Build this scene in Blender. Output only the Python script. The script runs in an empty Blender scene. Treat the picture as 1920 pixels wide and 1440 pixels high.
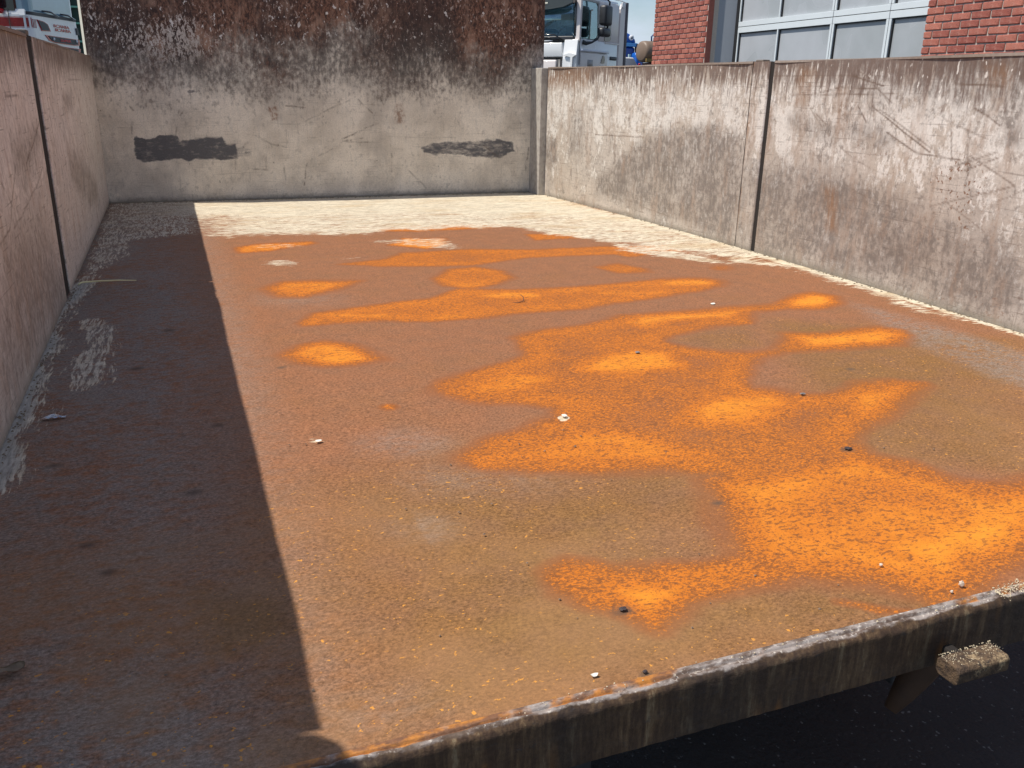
import bpy, bmesh, math, random
import numpy as np
from mathutils import Vector, Matrix
random.seed(4); rng = np.random.default_rng(7)
C = bpy.context.scene.collection
SC = bpy.context.scene

# ---------------- camera ----------------
cam_data = bpy.data.cameras.new('camera')
cam_data.sensor_width = 36.0
cam_data.lens = 36.0 * 1607.334 / 1920.0
cam_data.clip_start = 0.02
cam_data.clip_end = 3000.0
cam = bpy.data.objects.new('camera', cam_data)
C.objects.link(cam)
cam.matrix_world = Matrix(((0.933749, 0.101708, -0.343173, 0.321375),
                           (-0.357496, 0.312097, -0.880223, -0.659210),
                           (0.017578, 0.944591, 0.327780, 0.597332),
                           (0, 0, 0, 1)))
SC.camera = cam

# ---------------- exposure ----------------
SC.view_settings.view_transform = 'Standard'
SC.view_settings.look = 'None'
SC.view_settings.exposure = 0.0
SC.view_settings.gamma = 1.0
SC.view_settings.use_curve_mapping = False

# ---------------- sun and sky ----------------
to_sun = Vector((-0.571, 0.10, 1.0)).normalized()
sun_elev = math.asin(to_sun.z)
sun_az = math.atan2(to_sun.x, to_sun.y)          # clockwise from +Y
ld = bpy.data.lights.new('sun', 'SUN')
ld.energy = 5.0
ld.angle = math.radians(0.55)
ld.color = (1.0, 0.945, 0.86)
sun = bpy.data.objects.new('sun', ld)
C.objects.link(sun)
sun.rotation_euler = to_sun.to_track_quat('Z', 'Y').to_euler()

world = bpy.data.worlds.new('World')
SC.world = world
world.use_nodes = True
wn, wl = world.node_tree.nodes, world.node_tree.links
wn.clear()
sky = wn.new('ShaderNodeTexSky'); sky.sky_type = 'NISHITA'; sky.sun_disc = False
sky.sun_elevation = sun_elev; sky.sun_rotation = sun_az
sky.altitude = 10; sky.air_density = 1.0; sky.dust_density = 0.7; sky.ozone_density = 3.0
wtc = wn.new('ShaderNodeTexCoord')
wmap = wn.new('ShaderNodeMapping'); wmap.inputs['Scale'].default_value = (1.0, 1.0, 3.2)
wno = wn.new('ShaderNodeTexNoise'); wno.inputs['Scale'].default_value = 3.4
wno.inputs['Detail'].default_value = 8; wno.inputs['Roughness'].default_value = 0.58
wrp = wn.new('ShaderNodeValToRGB')
wrp.color_ramp.elements[0].position = 0.47; wrp.color_ramp.elements[0].color = (0, 0, 0, 1)
wrp.color_ramp.elements[1].position = 0.66; wrp.color_ramp.elements[1].color = (1, 1, 1, 1)
wmx = wn.new('ShaderNodeMixRGB'); wmx.inputs[2].default_value = (5.8, 6.6, 7.9, 1)
wmu = wn.new('ShaderNodeMath'); wmu.operation = 'MULTIPLY'; wmu.inputs[1].default_value = 0.75
wbg = wn.new('ShaderNodeBackground'); wbg.inputs[1].default_value = 0.115
wou = wn.new('ShaderNodeOutputWorld')
wl.new(wtc.outputs['Generated'], wmap.inputs[0]); wl.new(wmap.outputs[0], wno.inputs[0])
wl.new(wno.outputs[0], wrp.inputs[0]); wl.new(wrp.outputs[0], wmu.inputs[0])
wl.new(wmu.outputs[0], wmx.inputs[0]); wl.new(sky.outputs[0], wmx.inputs[1])
wl.new(wmx.outputs[0], wbg.inputs[0]); wl.new(wbg.outputs[0], wou.inputs[0])

# ---------------- node helpers ----------------
class NT:
    def __init__(s, name):
        s.m = bpy.data.materials.new(name); s.m.use_nodes = True
        s.t = s.m.node_tree; s.t.nodes.clear()
        s.out = s.t.nodes.new('ShaderNodeOutputMaterial')
        s.b = s.t.nodes.new('ShaderNodeBsdfPrincipled')
        s.t.links.new(s.b.outputs[0], s.out.inputs[0])
        tc = s.t.nodes.new('ShaderNodeTexCoord'); s.P = tc.outputs['Object']
        sp = s.t.nodes.new('ShaderNodeSeparateXYZ'); s.t.links.new(s.P, sp.inputs[0])
        s.X, s.Y, s.Z = sp.outputs
    def put(s, sock, v):
        if hasattr(v, 'is_output') or isinstance(v, bpy.types.NodeSocket): s.t.links.new(v, sock)
        elif isinstance(v, tuple) and len(v) == 3 and sock.type == 'RGBA': sock.default_value = (*v, 1)
        else: sock.default_value = v
    def math(s, op, a, b=0.0, c=None, clamp=False):
        n = s.t.nodes.new('ShaderNodeMath'); n.operation = op; n.use_clamp = clamp
        s.put(n.inputs[0], a); s.put(n.inputs[1], b)
        if c is not None: s.put(n.inputs[2], c)
        return n.outputs[0]
    def add(s, a, b): return s.math('ADD', a, b)
    def sub(s, a, b): return s.math('SUBTRACT', a, b)
    def mul(s, a, b): return s.math('MULTIPLY', a, b)
    def mx(s, a, b): return s.math('MAXIMUM', a, b)
    def ss(s, v, a, b, lo=0.0, hi=1.0):
        n = s.t.nodes.new('ShaderNodeMapRange'); n.interpolation_type = 'SMOOTHSTEP'
        s.put(n.inputs[0], v); s.put(n.inputs[1], a); s.put(n.inputs[2], b)
        n.inputs[3].default_value = lo; n.inputs[4].default_value = hi
        return n.outputs[0]
    def vec(s, sc=(1, 1, 1), rot=(0, 0, 0), loc=(0, 0, 0), src=None):
        n = s.t.nodes.new('ShaderNodeMapping')
        s.put(n.inputs[0], src or s.P); n.inputs['Scale'].default_value = sc
        n.inputs['Rotation'].default_value = rot; n.inputs['Location'].default_value = loc
        return n.outputs[0]
    def noise(s, scale, detail=2.0, rough=0.5, vec=None, dist=0.0):
        n = s.t.nodes.new('ShaderNodeTexNoise'); s.t.links.new(vec or s.P, n.inputs['Vector'])
        n.inputs['Scale'].default_value = scale; n.inputs['Detail'].default_value = detail
        n.inputs['Roughness'].default_value = rough; n.inputs['Distortion'].default_value = dist
        return n.outputs[0]
    def warp(s, amt, scale, vec=None):
        n = s.t.nodes.new('ShaderNodeTexNoise'); s.t.links.new(vec or s.P, n.inputs['Vector'])
        n.inputs['Scale'].default_value = scale; n.inputs['Detail'].default_value = 2
        m = s.t.nodes.new('ShaderNodeVectorMath'); m.operation = 'MULTIPLY_ADD'
        s.t.links.new(n.outputs['Color'], m.inputs[0]); m.inputs[1].default_value = (amt,) * 3
        s.t.links.new(vec or s.P, m.inputs[2]); return m.outputs[0]
    def vor(s, scale, vec=None, feature='F1', rnd=1.0):
        n = s.t.nodes.new('ShaderNodeTexVoronoi'); n.feature = feature
        s.t.links.new(vec or s.P, n.inputs['Vector']); n.inputs['Scale'].default_value = scale
        n.inputs['Randomness'].default_value = rnd
        return n
    def attr(s, name):
        n = s.t.nodes.new('ShaderNodeAttribute'); n.attribute_name = name
        sp = s.t.nodes.new('ShaderNodeSeparateColor'); s.t.links.new(n.outputs['Color'], sp.inputs[0])
        return sp.outputs[0], sp.outputs[1], sp.outputs[2], n.outputs['Alpha']
    def mix(s, f, a, b, mode='MIX'):
        n = s.t.nodes.new('ShaderNodeMixRGB'); n.blend_type = mode
        s.put(n.inputs[0], f); s.put(n.inputs[1], a); s.put(n.inputs[2], b)
        return n.outputs[0]
    def rand(s):
        return s.t.nodes.new('ShaderNodeObjectInfo').outputs['Random']
    def scalec(s, col, f):
        n = s.t.nodes.new('ShaderNodeVectorMath'); n.operation = 'SCALE'
        s.put(n.inputs[0], col); s.put(n.inputs[3], f); return n.outputs[0]
    def bump(s, h, strength=0.4, dist=0.002):
        n = s.t.nodes.new('ShaderNodeBump'); n.inputs['Strength'].default_value = strength
        n.inputs['Distance'].default_value = dist
        s.t.links.new(h, n.inputs['Height']); s.t.links.new(n.outputs[0], s.b.inputs['Normal'])
    def fin(s, col, rough=0.7, metal=0.0, spec=0.5, coat=0.0):
        s.put(s.b.inputs['Base Color'], col); s.put(s.b.inputs['Roughness'], rough)
        s.put(s.b.inputs['Metallic'], metal); s.put(s.b.inputs['Specular IOR Level'], spec)
        s.b.inputs['Coat Weight'].default_value = coat; s.b.inputs['Coat Roughness'].default_value = 0.05
        return s.m

def simple(name, col, rough=0.5, metal=0.0, coat=0.0, var=0.12, scale=8.0, spec=0.5):
    t = NT(name)
    n = t.noise(scale, 5, 0.6)
    c = t.scalec(col, t.math('MULTIPLY_ADD', n, 2 * var, 1 - var))
    r = t.math('MULTIPLY_ADD', n, 0.16, rough - 0.08, clamp=True)
    return t.fin(c, r, metal, spec, coat)

# ---------------- object helpers ----------------
def tag(o, label=None, cat=None, group=None, kind=None):
    if label: o['label'] = label
    if cat: o['category'] = cat
    if group: o['group'] = group
    if kind: o['kind'] = kind
    return o
def empty(name, loc, label, cat, group=None):
    o = bpy.data.objects.new(name, None); C.objects.link(o); o.location = loc
    o.empty_display_size = 0.1
    return tag(o, label, cat, group)
def adopt(o, parent):
    o.parent = parent
    p, q = parent, Vector((0, 0, 0))
    while p is not None:
        if p.type == 'EMPTY': q = q + p.location
        p = p.parent
    if parent.type == 'EMPTY': o.matrix_parent_inverse = Matrix.Translation(-q)
    return o
def link(name, me, mat=None, parent=None, smooth=False):
    if mat is not None and not me.materials: me.materials.append(mat)
    if smooth:
        me.polygons.foreach_set('use_smooth', [True] * len(me.polygons))
    o = bpy.data.objects.new(name, me); C.objects.link(o)
    if parent is not None: adopt(o, parent)
    return o
def from_bm(name, bm, mat=None, parent=None, smooth=False):
    bmesh.ops.recalc_face_normals(bm, faces=bm.faces)
    me = bpy.data.meshes.new(name); bm.to_mesh(me); bm.free()
    return link(name, me, mat, parent, smooth)
class Frame:                       # a local frame: origin, u, v, w axes
    def __init__(s, o, u, v, w=(0, 0, 1)): s.o, s.u, s.v, s.w = map(Vector, (o, u, v, w))
    def __call__(s, a, b, c): return s.o + s.u * a + s.v * b + s.w * c
WORLD = Frame((0, 0, 0), (1, 0, 0), (0, 1, 0))
def bbox_bm(bm, fr, a, b, bev=0.0, seg=2):
    vs = [bm.verts.new(fr(x, y, z)) for z in (a[2], b[2]) for y in (a[1], b[1]) for x in (a[0], b[0])]
    fs = [bm.faces.new([vs[i] for i in f]) for f in ((0, 2, 3, 1), (4, 5, 7, 6), (0, 1, 5, 4), (2, 6, 7, 3), (0, 4, 6, 2), (1, 3, 7, 5))]
    if bev > 0:
        es = list({e for f in fs for e in f.edges})
        bmesh.ops.bevel(bm, geom=es, offset=bev, segments=seg, affect='EDGES', profile=0.5)
def box(name, fr, a, b, mat, parent=None, bev=0.0, seg=2, smooth=False):
    bm = bmesh.new(); bbox_bm(bm, fr, a, b, bev, seg)
    return from_bm(name, bm, mat, parent, smooth)
def prism_bm(bm, fr, pts, d0, d1, axis='v', bev=0.0):
    """outline pts (a, c) in the frame's u-w plane, extruded from d0 to d1 along v (or other axis)"""
    def at(p, d):
        return fr(p[0], d, p[1]) if axis == 'v' else (fr(d, p[0], p[1]) if axis == 'u' else fr(p[0], p[1], d))
    A = [bm.verts.new(at(p, d0)) for p in pts]; B = [bm.verts.new(at(p, d1)) for p in pts]
    fs = [bm.faces.new(A), bm.faces.new(B[::-1])]
    n = len(pts)
    for i in range(n): fs.append(bm.faces.new([A[i], B[i], B[(i + 1) % n], A[(i + 1) % n]]))
    if bev > 0:
        es = list({e for f in fs for e in f.edges})
        bmesh.ops.bevel(bm, geom=es, offset=bev, segments=2, affect='EDGES', profile=0.5)
def prism(name, fr, pts, d0, d1, mat, parent=None, axis='v', bev=0.0, smooth=False):
    bm = bmesh.new(); prism_bm(bm, fr, pts, d0, d1, axis, bev)
    return from_bm(name, bm, mat, parent, smooth)
def tube_bm(bm, pts, r, n=8):
    pts = [Vector(p) for p in pts]; rings = []
    for i, p in enumerate(pts):
        t = (pts[min(i + 1, len(pts) - 1)] - pts[max(i - 1, 0)]).normalized()
        a = t.orthogonal().normalized() if i == 0 else (pa - t * pa.dot(t)).normalized()
        pa = a; b = t.cross(a); rr = r[i] if isinstance(r, (list, tuple)) else r
        rings.append([bm.verts.new(p + (a * math.cos(k * 2 * math.pi / n) + b * math.sin(k * 2 * math.pi / n)) * rr) for k in range(n)])
    for i in range(len(rings) - 1):
        for k in range(n): bm.faces.new([rings[i][k], rings[i][(k + 1) % n], rings[i + 1][(k + 1) % n], rings[i + 1][k]])
    bm.faces.new(rings[0][::-1]); bm.faces.new(rings[-1])
def tube(name, pts, r, mat, parent=None, n=8):
    bm = bmesh.new(); tube_bm(bm, pts, r, n); return from_bm(name, bm, mat, parent, True)
def lathe(name, c, axis, prof, mat, parent=None, n=24):
    """prof: (distance along axis, radius)"""
    c = Vector(c); ax = Vector(axis).normalized(); a = ax.orthogonal().normalized(); b = ax.cross(a)
    bm = bmesh.new(); rings = []
    for d, r in prof:
        rings.append([bm.verts.new(c + ax * d + (a * math.cos(k * 2 * math.pi / n) + b * math.sin(k * 2 * math.pi / n)) * r) for k in range(n)])
    for i in range(len(rings) - 1):
        for k in range(n): bm.faces.new([rings[i][k], rings[i][(k + 1) % n], rings[i + 1][(k + 1) % n], rings[i + 1][k]])
    bm.faces.new(rings[0][::-1]); bm.faces.new(rings[-1])
    return from_bm(name, bm, mat, parent, True)

# ---------------- numpy mask helpers ----------------
def vnoise(x, y, seed=0):
    xi = np.floor(x).astype(np.int64); yi = np.floor(y).astype(np.int64)
    fx = x - xi; fy = y - yi; fx = fx * fx * (3 - 2 * fx); fy = fy * fy * (3 - 2 * fy)
    def h(a, b):
        n = (a * 374761393 + b * 668265263 + seed * 982451653) & 0xffffffff
        n = ((n ^ (n >> 13)) * 1274126177) & 0xffffffff
        return ((n ^ (n >> 16)) & 0xffff) / 65535.0
    return (h(xi, yi) * (1 - fx) + h(xi + 1, yi) * fx) * (1 - fy) + (h(xi, yi + 1) * (1 - fx) + h(xi + 1, yi + 1) * fx) * fy
def fbm(x, y, seed=0, o=4):
    s = 0; a = 0.5; t = 0
    for i in range(o):
        s = s + a * vnoise(x * 2 ** i, y * 2 ** i, seed + i); t += a; a *= 0.5
    return s / t
def poly_mask(X, Y, polys, out=None):
    m = np.zeros_like(X) if out is None else out
    for pts, lev, f in polys:
        P = np.array(pts); x0, y0 = P.min(0) - f * 2; x1, y1 = P.max(0) + f * 2
        sel = (X > x0) & (X < x1) & (Y > y0) & (Y < y1)
        if not sel.any(): continue
        x = X[sel]; y = Y[sel]; ins = np.zeros(x.shape, bool); d2 = np.full(x.shape, 1e9)
        for i in range(len(P)):
            ax, ay = P[i]; bx, by = P[(i + 1) % len(P)]
            if ay != by:
                c = ((ay > y) != (by > y)) & (x < (bx - ax) * (y - ay) / (by - ay) + ax); ins ^= c
            ex, ey = bx - ax, by - ay; L = ex * ex + ey * ey + 1e-12
            t = np.clip(((x - ax) * ex + (y - ay) * ey) / L, 0, 1)
            d2 = np.minimum(d2, (x - ax - t * ex) ** 2 + (y - ay - t * ey) ** 2)
        d = np.where(ins, 1, -1) * np.sqrt(d2)
        t = np.clip((d / f + 0.8) / 1.6, 0, 1)
        m[sel] = np.maximum(m[sel], lev * t * t * (3 - 2 * t))
    return m
def ring_mask(X, Y, polys, c, w):
    m = np.zeros_like(X)
    for pts in polys:
        P = np.array(pts); x0, y0 = P.min(0); x1, y1 = P.max(0)
        sel = (X > x0) & (X < x1) & (Y > y0) & (Y < y1)
        if not sel.any(): continue
        x = X[sel]; y = Y[sel]; ins = np.zeros(x.shape, bool); d2 = np.full(x.shape, 1e9)
        for i in range(len(P)):
            ax, ay = P[i]; bx, by = P[(i + 1) % len(P)]
            if ay != by: ins ^= ((ay > y) != (by > y)) & (x < (bx - ax) * (y - ay) / (by - ay) + ax)
            ex, ey = bx - ax, by - ay; L = ex * ex + ey * ey + 1e-12
            t = np.clip(((x - ax) * ex + (y - ay) * ey) / L, 0, 1)
            d2 = np.minimum(d2, (x - ax - t * ex) ** 2 + (y - ay - t * ey) ** 2)
        m[sel] = np.maximum(m[sel], ins * np.exp(-((np.sqrt(d2) - c) / w) ** 2))
    return m
def line_mask(X, Y, lines, w, out=None):
    m = np.zeros_like(X) if out is None else out
    for k, pts in enumerate(lines):
        for i in range(len(pts) - 1):
            ax, ay = pts[i]; bx, by = pts[i + 1]
            sel = (X > min(ax, bx) - 3 * w) & (X < max(ax, bx) + 3 * w) & (Y > min(ay, by) - 3 * w) & (Y < max(ay, by) + 3 * w)
            if not sel.any(): continue
            x = X[sel]; y = Y[sel]; ex, ey = bx - ax, by - ay; L = ex * ex + ey * ey + 1e-12
            t = np.clip(((x - ax) * ex + (y - ay) * ey) / L, 0, 1)
            d = np.sqrt((x - ax - t * ex) ** 2 + (y - ay - t * ey) ** 2)
            m[sel] = np.maximum(m[sel], np.clip(1.3 - d / w, 0, 1) * (0.55 + 0.45 * ((k * 7) % 5) / 4))
    return m
def grid_obj(name, U, V, posf, attrs, mat, parent, extra_boxes=()):
    """U, V 1-D arrays; posf(UU, VV) -> xyz arrays; attrs {name: (r,g,b,a) arrays}"""
    UU, VV = np.meshgrid(U, V); nu, nv = len(U), len(V)
    x, y, z = posf(UU, VV); co = np.stack([x, y, z], -1).reshape(-1, 3)
    i = np.arange(nu * nv).reshape(nv, nu)
    q = np.stack([i[:-1, :-1], i[:-1, 1:], i[1:, 1:], i[1:, :-1]], -1).reshape(-1, 4)
    nb = len(co)
    for a, b in extra_boxes:
        c = np.array([(X_, Y_, Z_) for Z_ in (a[2], b[2]) for Y_ in (a[1], b[1]) for X_ in (a[0], b[0])], float)
        f = np.array(((0, 2, 3, 1), (4, 5, 7, 6), (0, 1, 5, 4), (2, 6, 7, 3), (0, 4, 6, 2), (1, 3, 7, 5))) + len(co)
        co = np.vstack([co, c]); q = np.vstack([q, f])
    me = bpy.data.meshes.new(name)
    me.vertices.add(len(co)); me.vertices.foreach_set('co', co.astype(np.float32).ravel())
    me.loops.add(q.size); me.loops.foreach_set('vertex_index', q.astype(np.int32).ravel())
    me.polygons.add(len(q)); me.polygons.foreach_set('loop_start', np.arange(0, q.size, 4, dtype=np.int32))
    me.polygons.foreach_set('loop_total', np.full(len(q), 4, dtype=np.int32))
    me.update(calc_edges=True)
    for k, ch in attrs.items():
        a = me.color_attributes.new(k, 'FLOAT_COLOR', 'POINT')
        d = np.zeros((len(co), 4), np.float32)
        for j, c in enumerate(ch): d[:nb, j] = np.asarray(c, np.float32).ravel() if np.ndim(c) else c
        a.data.foreach_set('color', d.ravel())
    sm = np.zeros(len(q), bool); sm[:(nu - 1) * (nv - 1)] = True
    me.polygons.foreach_set('use_smooth', sm)
    return link(name, me, mat, parent)

# ---- stain outlines on the real surfaces, in metres ----
ORANGE=[
 ([(0.551,2.018),(0.613,2.095),(0.71,2.083),(0.844,2.043),(0.726,1.928),(0.64,1.881),(0.577,1.899)],0.62,0.035),
 ([(1.071,2.011),(1.171,2.135),(1.271,2.144),(1.341,2.067),(1.338,1.933),(1.248,1.859),(1.147,1.826),(1.081,1.892)],0.55,0.035),
 ([(0.824,2.33),(0.997,2.394),(1.089,2.501),(1.373,2.505),(1.604,2.429),(1.925,2.403),(2.238,2.369),(2.036,2.227),(1.834,2.226),(1.533,2.254),(1.26,2.167),(0.961,2.233)],0.5,0.03),
 ([(0.584,1.569),(0.633,1.665),(0.777,1.71),(0.984,1.749),(1.114,1.836),(1.276,1.772),(1.516,1.764),(1.7,1.776),(1.904,1.794),(1.962,1.699),(1.942,1.638),(1.817,1.58),(1.569,1.537),(1.385,1.492),(1.222,1.497),(1.097,1.48),(0.912,1.491),(0.802,1.536),(0.683,1.539),(0.592,1.539)],0.55,0.03),
 ([(1.35,1.66),(1.322,1.636),(1.272,1.629),(1.212,1.638),(1.158,1.663),(1.124,1.696),(1.119,1.73),(1.144,1.755),(1.195,1.764),(1.257,1.755),(1.313,1.729),(1.347,1.694)],0.78,0.03),
 ([(1.966,1.672),(1.927,1.642),(1.871,1.629),(1.811,1.636),(1.763,1.661),(1.738,1.698),(1.744,1.738),(1.779,1.77),(1.836,1.784),(1.899,1.778),(1.95,1.751),(1.974,1.712)],0.78,0.04),
 ([(0.873,1.567),(0.852,1.547),(0.807,1.541),(0.752,1.551),(0.699,1.575),(0.663,1.605),(0.652,1.635),(0.671,1.656),(0.715,1.663),(0.773,1.653),(0.828,1.629),(0.864,1.597)],0.68,0.03),
 ([(1.742,1.587),(1.708,1.568),(1.645,1.565),(1.57,1.58),(1.503,1.608),(1.461,1.642),(1.454,1.673),(1.486,1.694),(1.549,1.698),(1.626,1.684),(1.696,1.654),(1.738,1.619)],0.66,0.03),
 ([(0.512,1.296),(0.567,1.36),(0.622,1.376),(0.677,1.325),(0.713,1.241),(0.728,1.188),(0.658,1.169),(0.59,1.183),(0.538,1.232)],0.72,0.03),
 ([(1.07,1.274),(1.129,1.318),(1.314,1.343),(1.447,1.403),(1.646,1.38),(1.798,1.399),(1.942,1.376),(2.03,1.427),(2.108,1.463),(2.195,1.407),(2.139,1.33),(1.964,1.309),(1.839,1.308),(1.739,1.206),(1.616,1.204),(1.485,1.169),(1.429,1.126),(1.461,1.058),(1.516,1.007),(1.573,0.975),(1.636,0.978),(1.758,1.084),(1.872,1.059),(2.052,1.068),(2.099,1.026),(2.061,0.962),(1.997,0.922),(1.878,0.925),(1.796,0.923),(1.663,0.947),(1.579,0.933),(1.518,0.888),(1.451,0.814),(1.427,0.763),(1.479,0.71),(1.546,0.688),(1.584,0.694),(1.675,0.734),(1.758,0.715),(1.809,0.664),(1.762,0.625),(1.645,0.569),(1.552,0.526),(1.471,0.484),(1.438,0.455),(1.423,0.407),(1.467,0.351),(1.479,0.281),(1.524,0.247),(1.677,0.243),(1.618,0.1),(1.412,0.038),(1.352,0.047),(1.319,0.05),(1.276,0.052),(1.253,0.039),(1.237,0.015),(1.182,0.006),(1.131,-0.002),(1.135,0.021),(1.136,0.042),(1.104,0.063),(1.066,0.079),(1.026,0.103),(0.934,0.113),(0.867,0.109),(0.819,0.093),(0.795,0.083),(0.789,0.095),(0.766,0.117),(0.734,0.142),(0.707,0.188),(0.712,0.235),(0.758,0.259),(0.815,0.223),(0.919,0.192),(0.98,0.189),(1.023,0.27),(1.057,0.35),(1.106,0.408),(1.033,0.453),(0.93,0.484),(0.823,0.524),(0.744,0.564),(0.715,0.62),(0.782,0.675),(0.862,0.704),(0.952,0.758),(0.971,0.792),(0.911,0.83),(0.828,0.864),(0.781,0.936),(0.772,0.973),(0.796,1.005),(0.89,1.05),(0.984,1.089),(1.047,1.125),(1.064,1.212)],0.44,0.035),
 ([(1.101,1.006),(1.193,1.078),(1.333,1.107),(1.412,1.049),(1.405,0.946),(1.367,0.908),(1.224,0.907),(1.124,0.959)],0.86,0.05),
 ([(1.351,1.015),(1.332,0.999),(1.303,0.993),(1.27,0.997),(1.243,1.012),(1.228,1.032),(1.23,1.053),(1.248,1.07),(1.278,1.077),(1.311,1.072),(1.339,1.057),(1.354,1.036)],1,0.05),
 ([(1.144,0.661),(1.243,0.731),(1.353,0.759),(1.457,0.725),(1.455,0.632),(1.404,0.575),(1.307,0.564),(1.196,0.568),(1.144,0.607)],0.82,0.05),
 ([(1.402,0.627),(1.382,0.612),(1.355,0.606),(1.326,0.61),(1.305,0.622),(1.295,0.641),(1.301,0.661),(1.32,0.676),(1.348,0.683),(1.378,0.68),(1.4,0.666),(1.409,0.647)],1,0.05),
 ([(1.399,1.328),(1.498,1.381),(1.639,1.369),(1.717,1.358),(1.895,1.363),(1.734,1.266),(1.579,1.272),(1.433,1.234)],0.8,0.04),
 ([(1.982,1.378),(2.09,1.446),(2.163,1.462),(2.19,1.401),(2.139,1.33),(2.042,1.292),(1.969,1.314)],0.8,0.035),
 ([(1.766,1.076),(1.874,1.042),(2.044,1.054),(2.065,0.982),(1.981,0.932),(1.851,0.938),(1.713,0.968)],0.78,0.035),
 ([(0.795,0.949),(0.848,1.007),(0.975,1.051),(1.062,0.983),(1.062,0.926),(0.967,0.875),(0.852,0.879)],0.62,0.05),
 ([(0.733,0.614),(0.833,0.648),(0.955,0.687),(1.069,0.649),(1.142,0.544),(1.249,0.458),(1.175,0.432),(0.997,0.479),(0.791,0.562)],0.62,0.05),
 ([(1.594,0.68),(1.738,0.694),(1.789,0.656),(1.664,0.589),(1.534,0.523),(1.474,0.514),(1.505,0.593)],0.66,0.04),
 ([(1.084,0.391),(1.207,0.402),(1.384,0.413),(1.44,0.323),(1.484,0.223),(1.603,0.224),(1.561,0.101),(1.362,0.055),(1.275,0.056),(1.16,0.01),(1.141,0.042),(1.107,0.08),(1.036,0.119),(0.998,0.183),(1.023,0.27)],0.68,0.045),
 ([(1.18,0.182),(1.343,0.195),(1.476,0.149),(1.41,0.07),(1.275,0.056),(1.188,0.019),(1.172,0.038),(1.186,0.088),(1.127,0.123)],0.82,0.05),
 ([(0.764,0.194),(0.864,0.168),(0.925,0.151),(0.867,0.125),(0.799,0.089),(0.79,0.118)],0.84,0.035),
 ([(1.679,2.038),(1.79,2.076),(1.856,1.967),(1.839,1.905),(1.706,1.915)],0.42,0.03),
 ([(2.167,1.898),(2.148,1.879),(2.122,1.868),(2.098,1.869),(2.081,1.88),(2.076,1.899),(2.084,1.922),(2.104,1.941),(2.13,1.952),(2.155,1.952),(2.172,1.941),(2.176,1.921)],0.3,0.03),
 ([(0.994,3.018),(1.21,3.115),(1.469,3.113),(1.805,3.027),(1.624,2.945),(1.268,2.947)],0.5,0.03),
 ([(0.511,2.741),(0.606,2.811),(0.803,2.809),(0.814,2.755),(0.631,2.65),(0.519,2.636)],0.66,0.02),
 ([(1.083,2.657),(1.178,2.787),(1.336,2.745),(1.318,2.618),(1.207,2.55)],0.8,0.02),
 ([(0.685,0.883),(0.682,0.878),(0.676,0.875),(0.668,0.876),(0.662,0.88),(0.658,0.886),(0.657,0.892),(0.661,0.897),(0.667,0.9),(0.674,0.899),(0.68,0.895),(0.684,0.889)],0.8,0.012),
 ([(1.317,1.062),(1.312,1.056),(1.306,1.053),(1.301,1.053),(1.297,1.056),(1.295,1.062),(1.297,1.068),(1.302,1.073),(1.308,1.076),(1.313,1.076),(1.317,1.073),(1.319,1.068)],1,0.01),
 ([(1.697,2.746),(1.928,2.729),(1.919,2.603),(1.679,2.612)],0.5,0.02),
 ([(1.808,2.325),(2.138,2.32),(2.177,2.223),(1.886,2.166)],0.5,0.02),
 ([(1.032,0.053),(1.073,0.024),(1.103,0.004),(1.066,0.017)],0.6,0.012),
]
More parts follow.
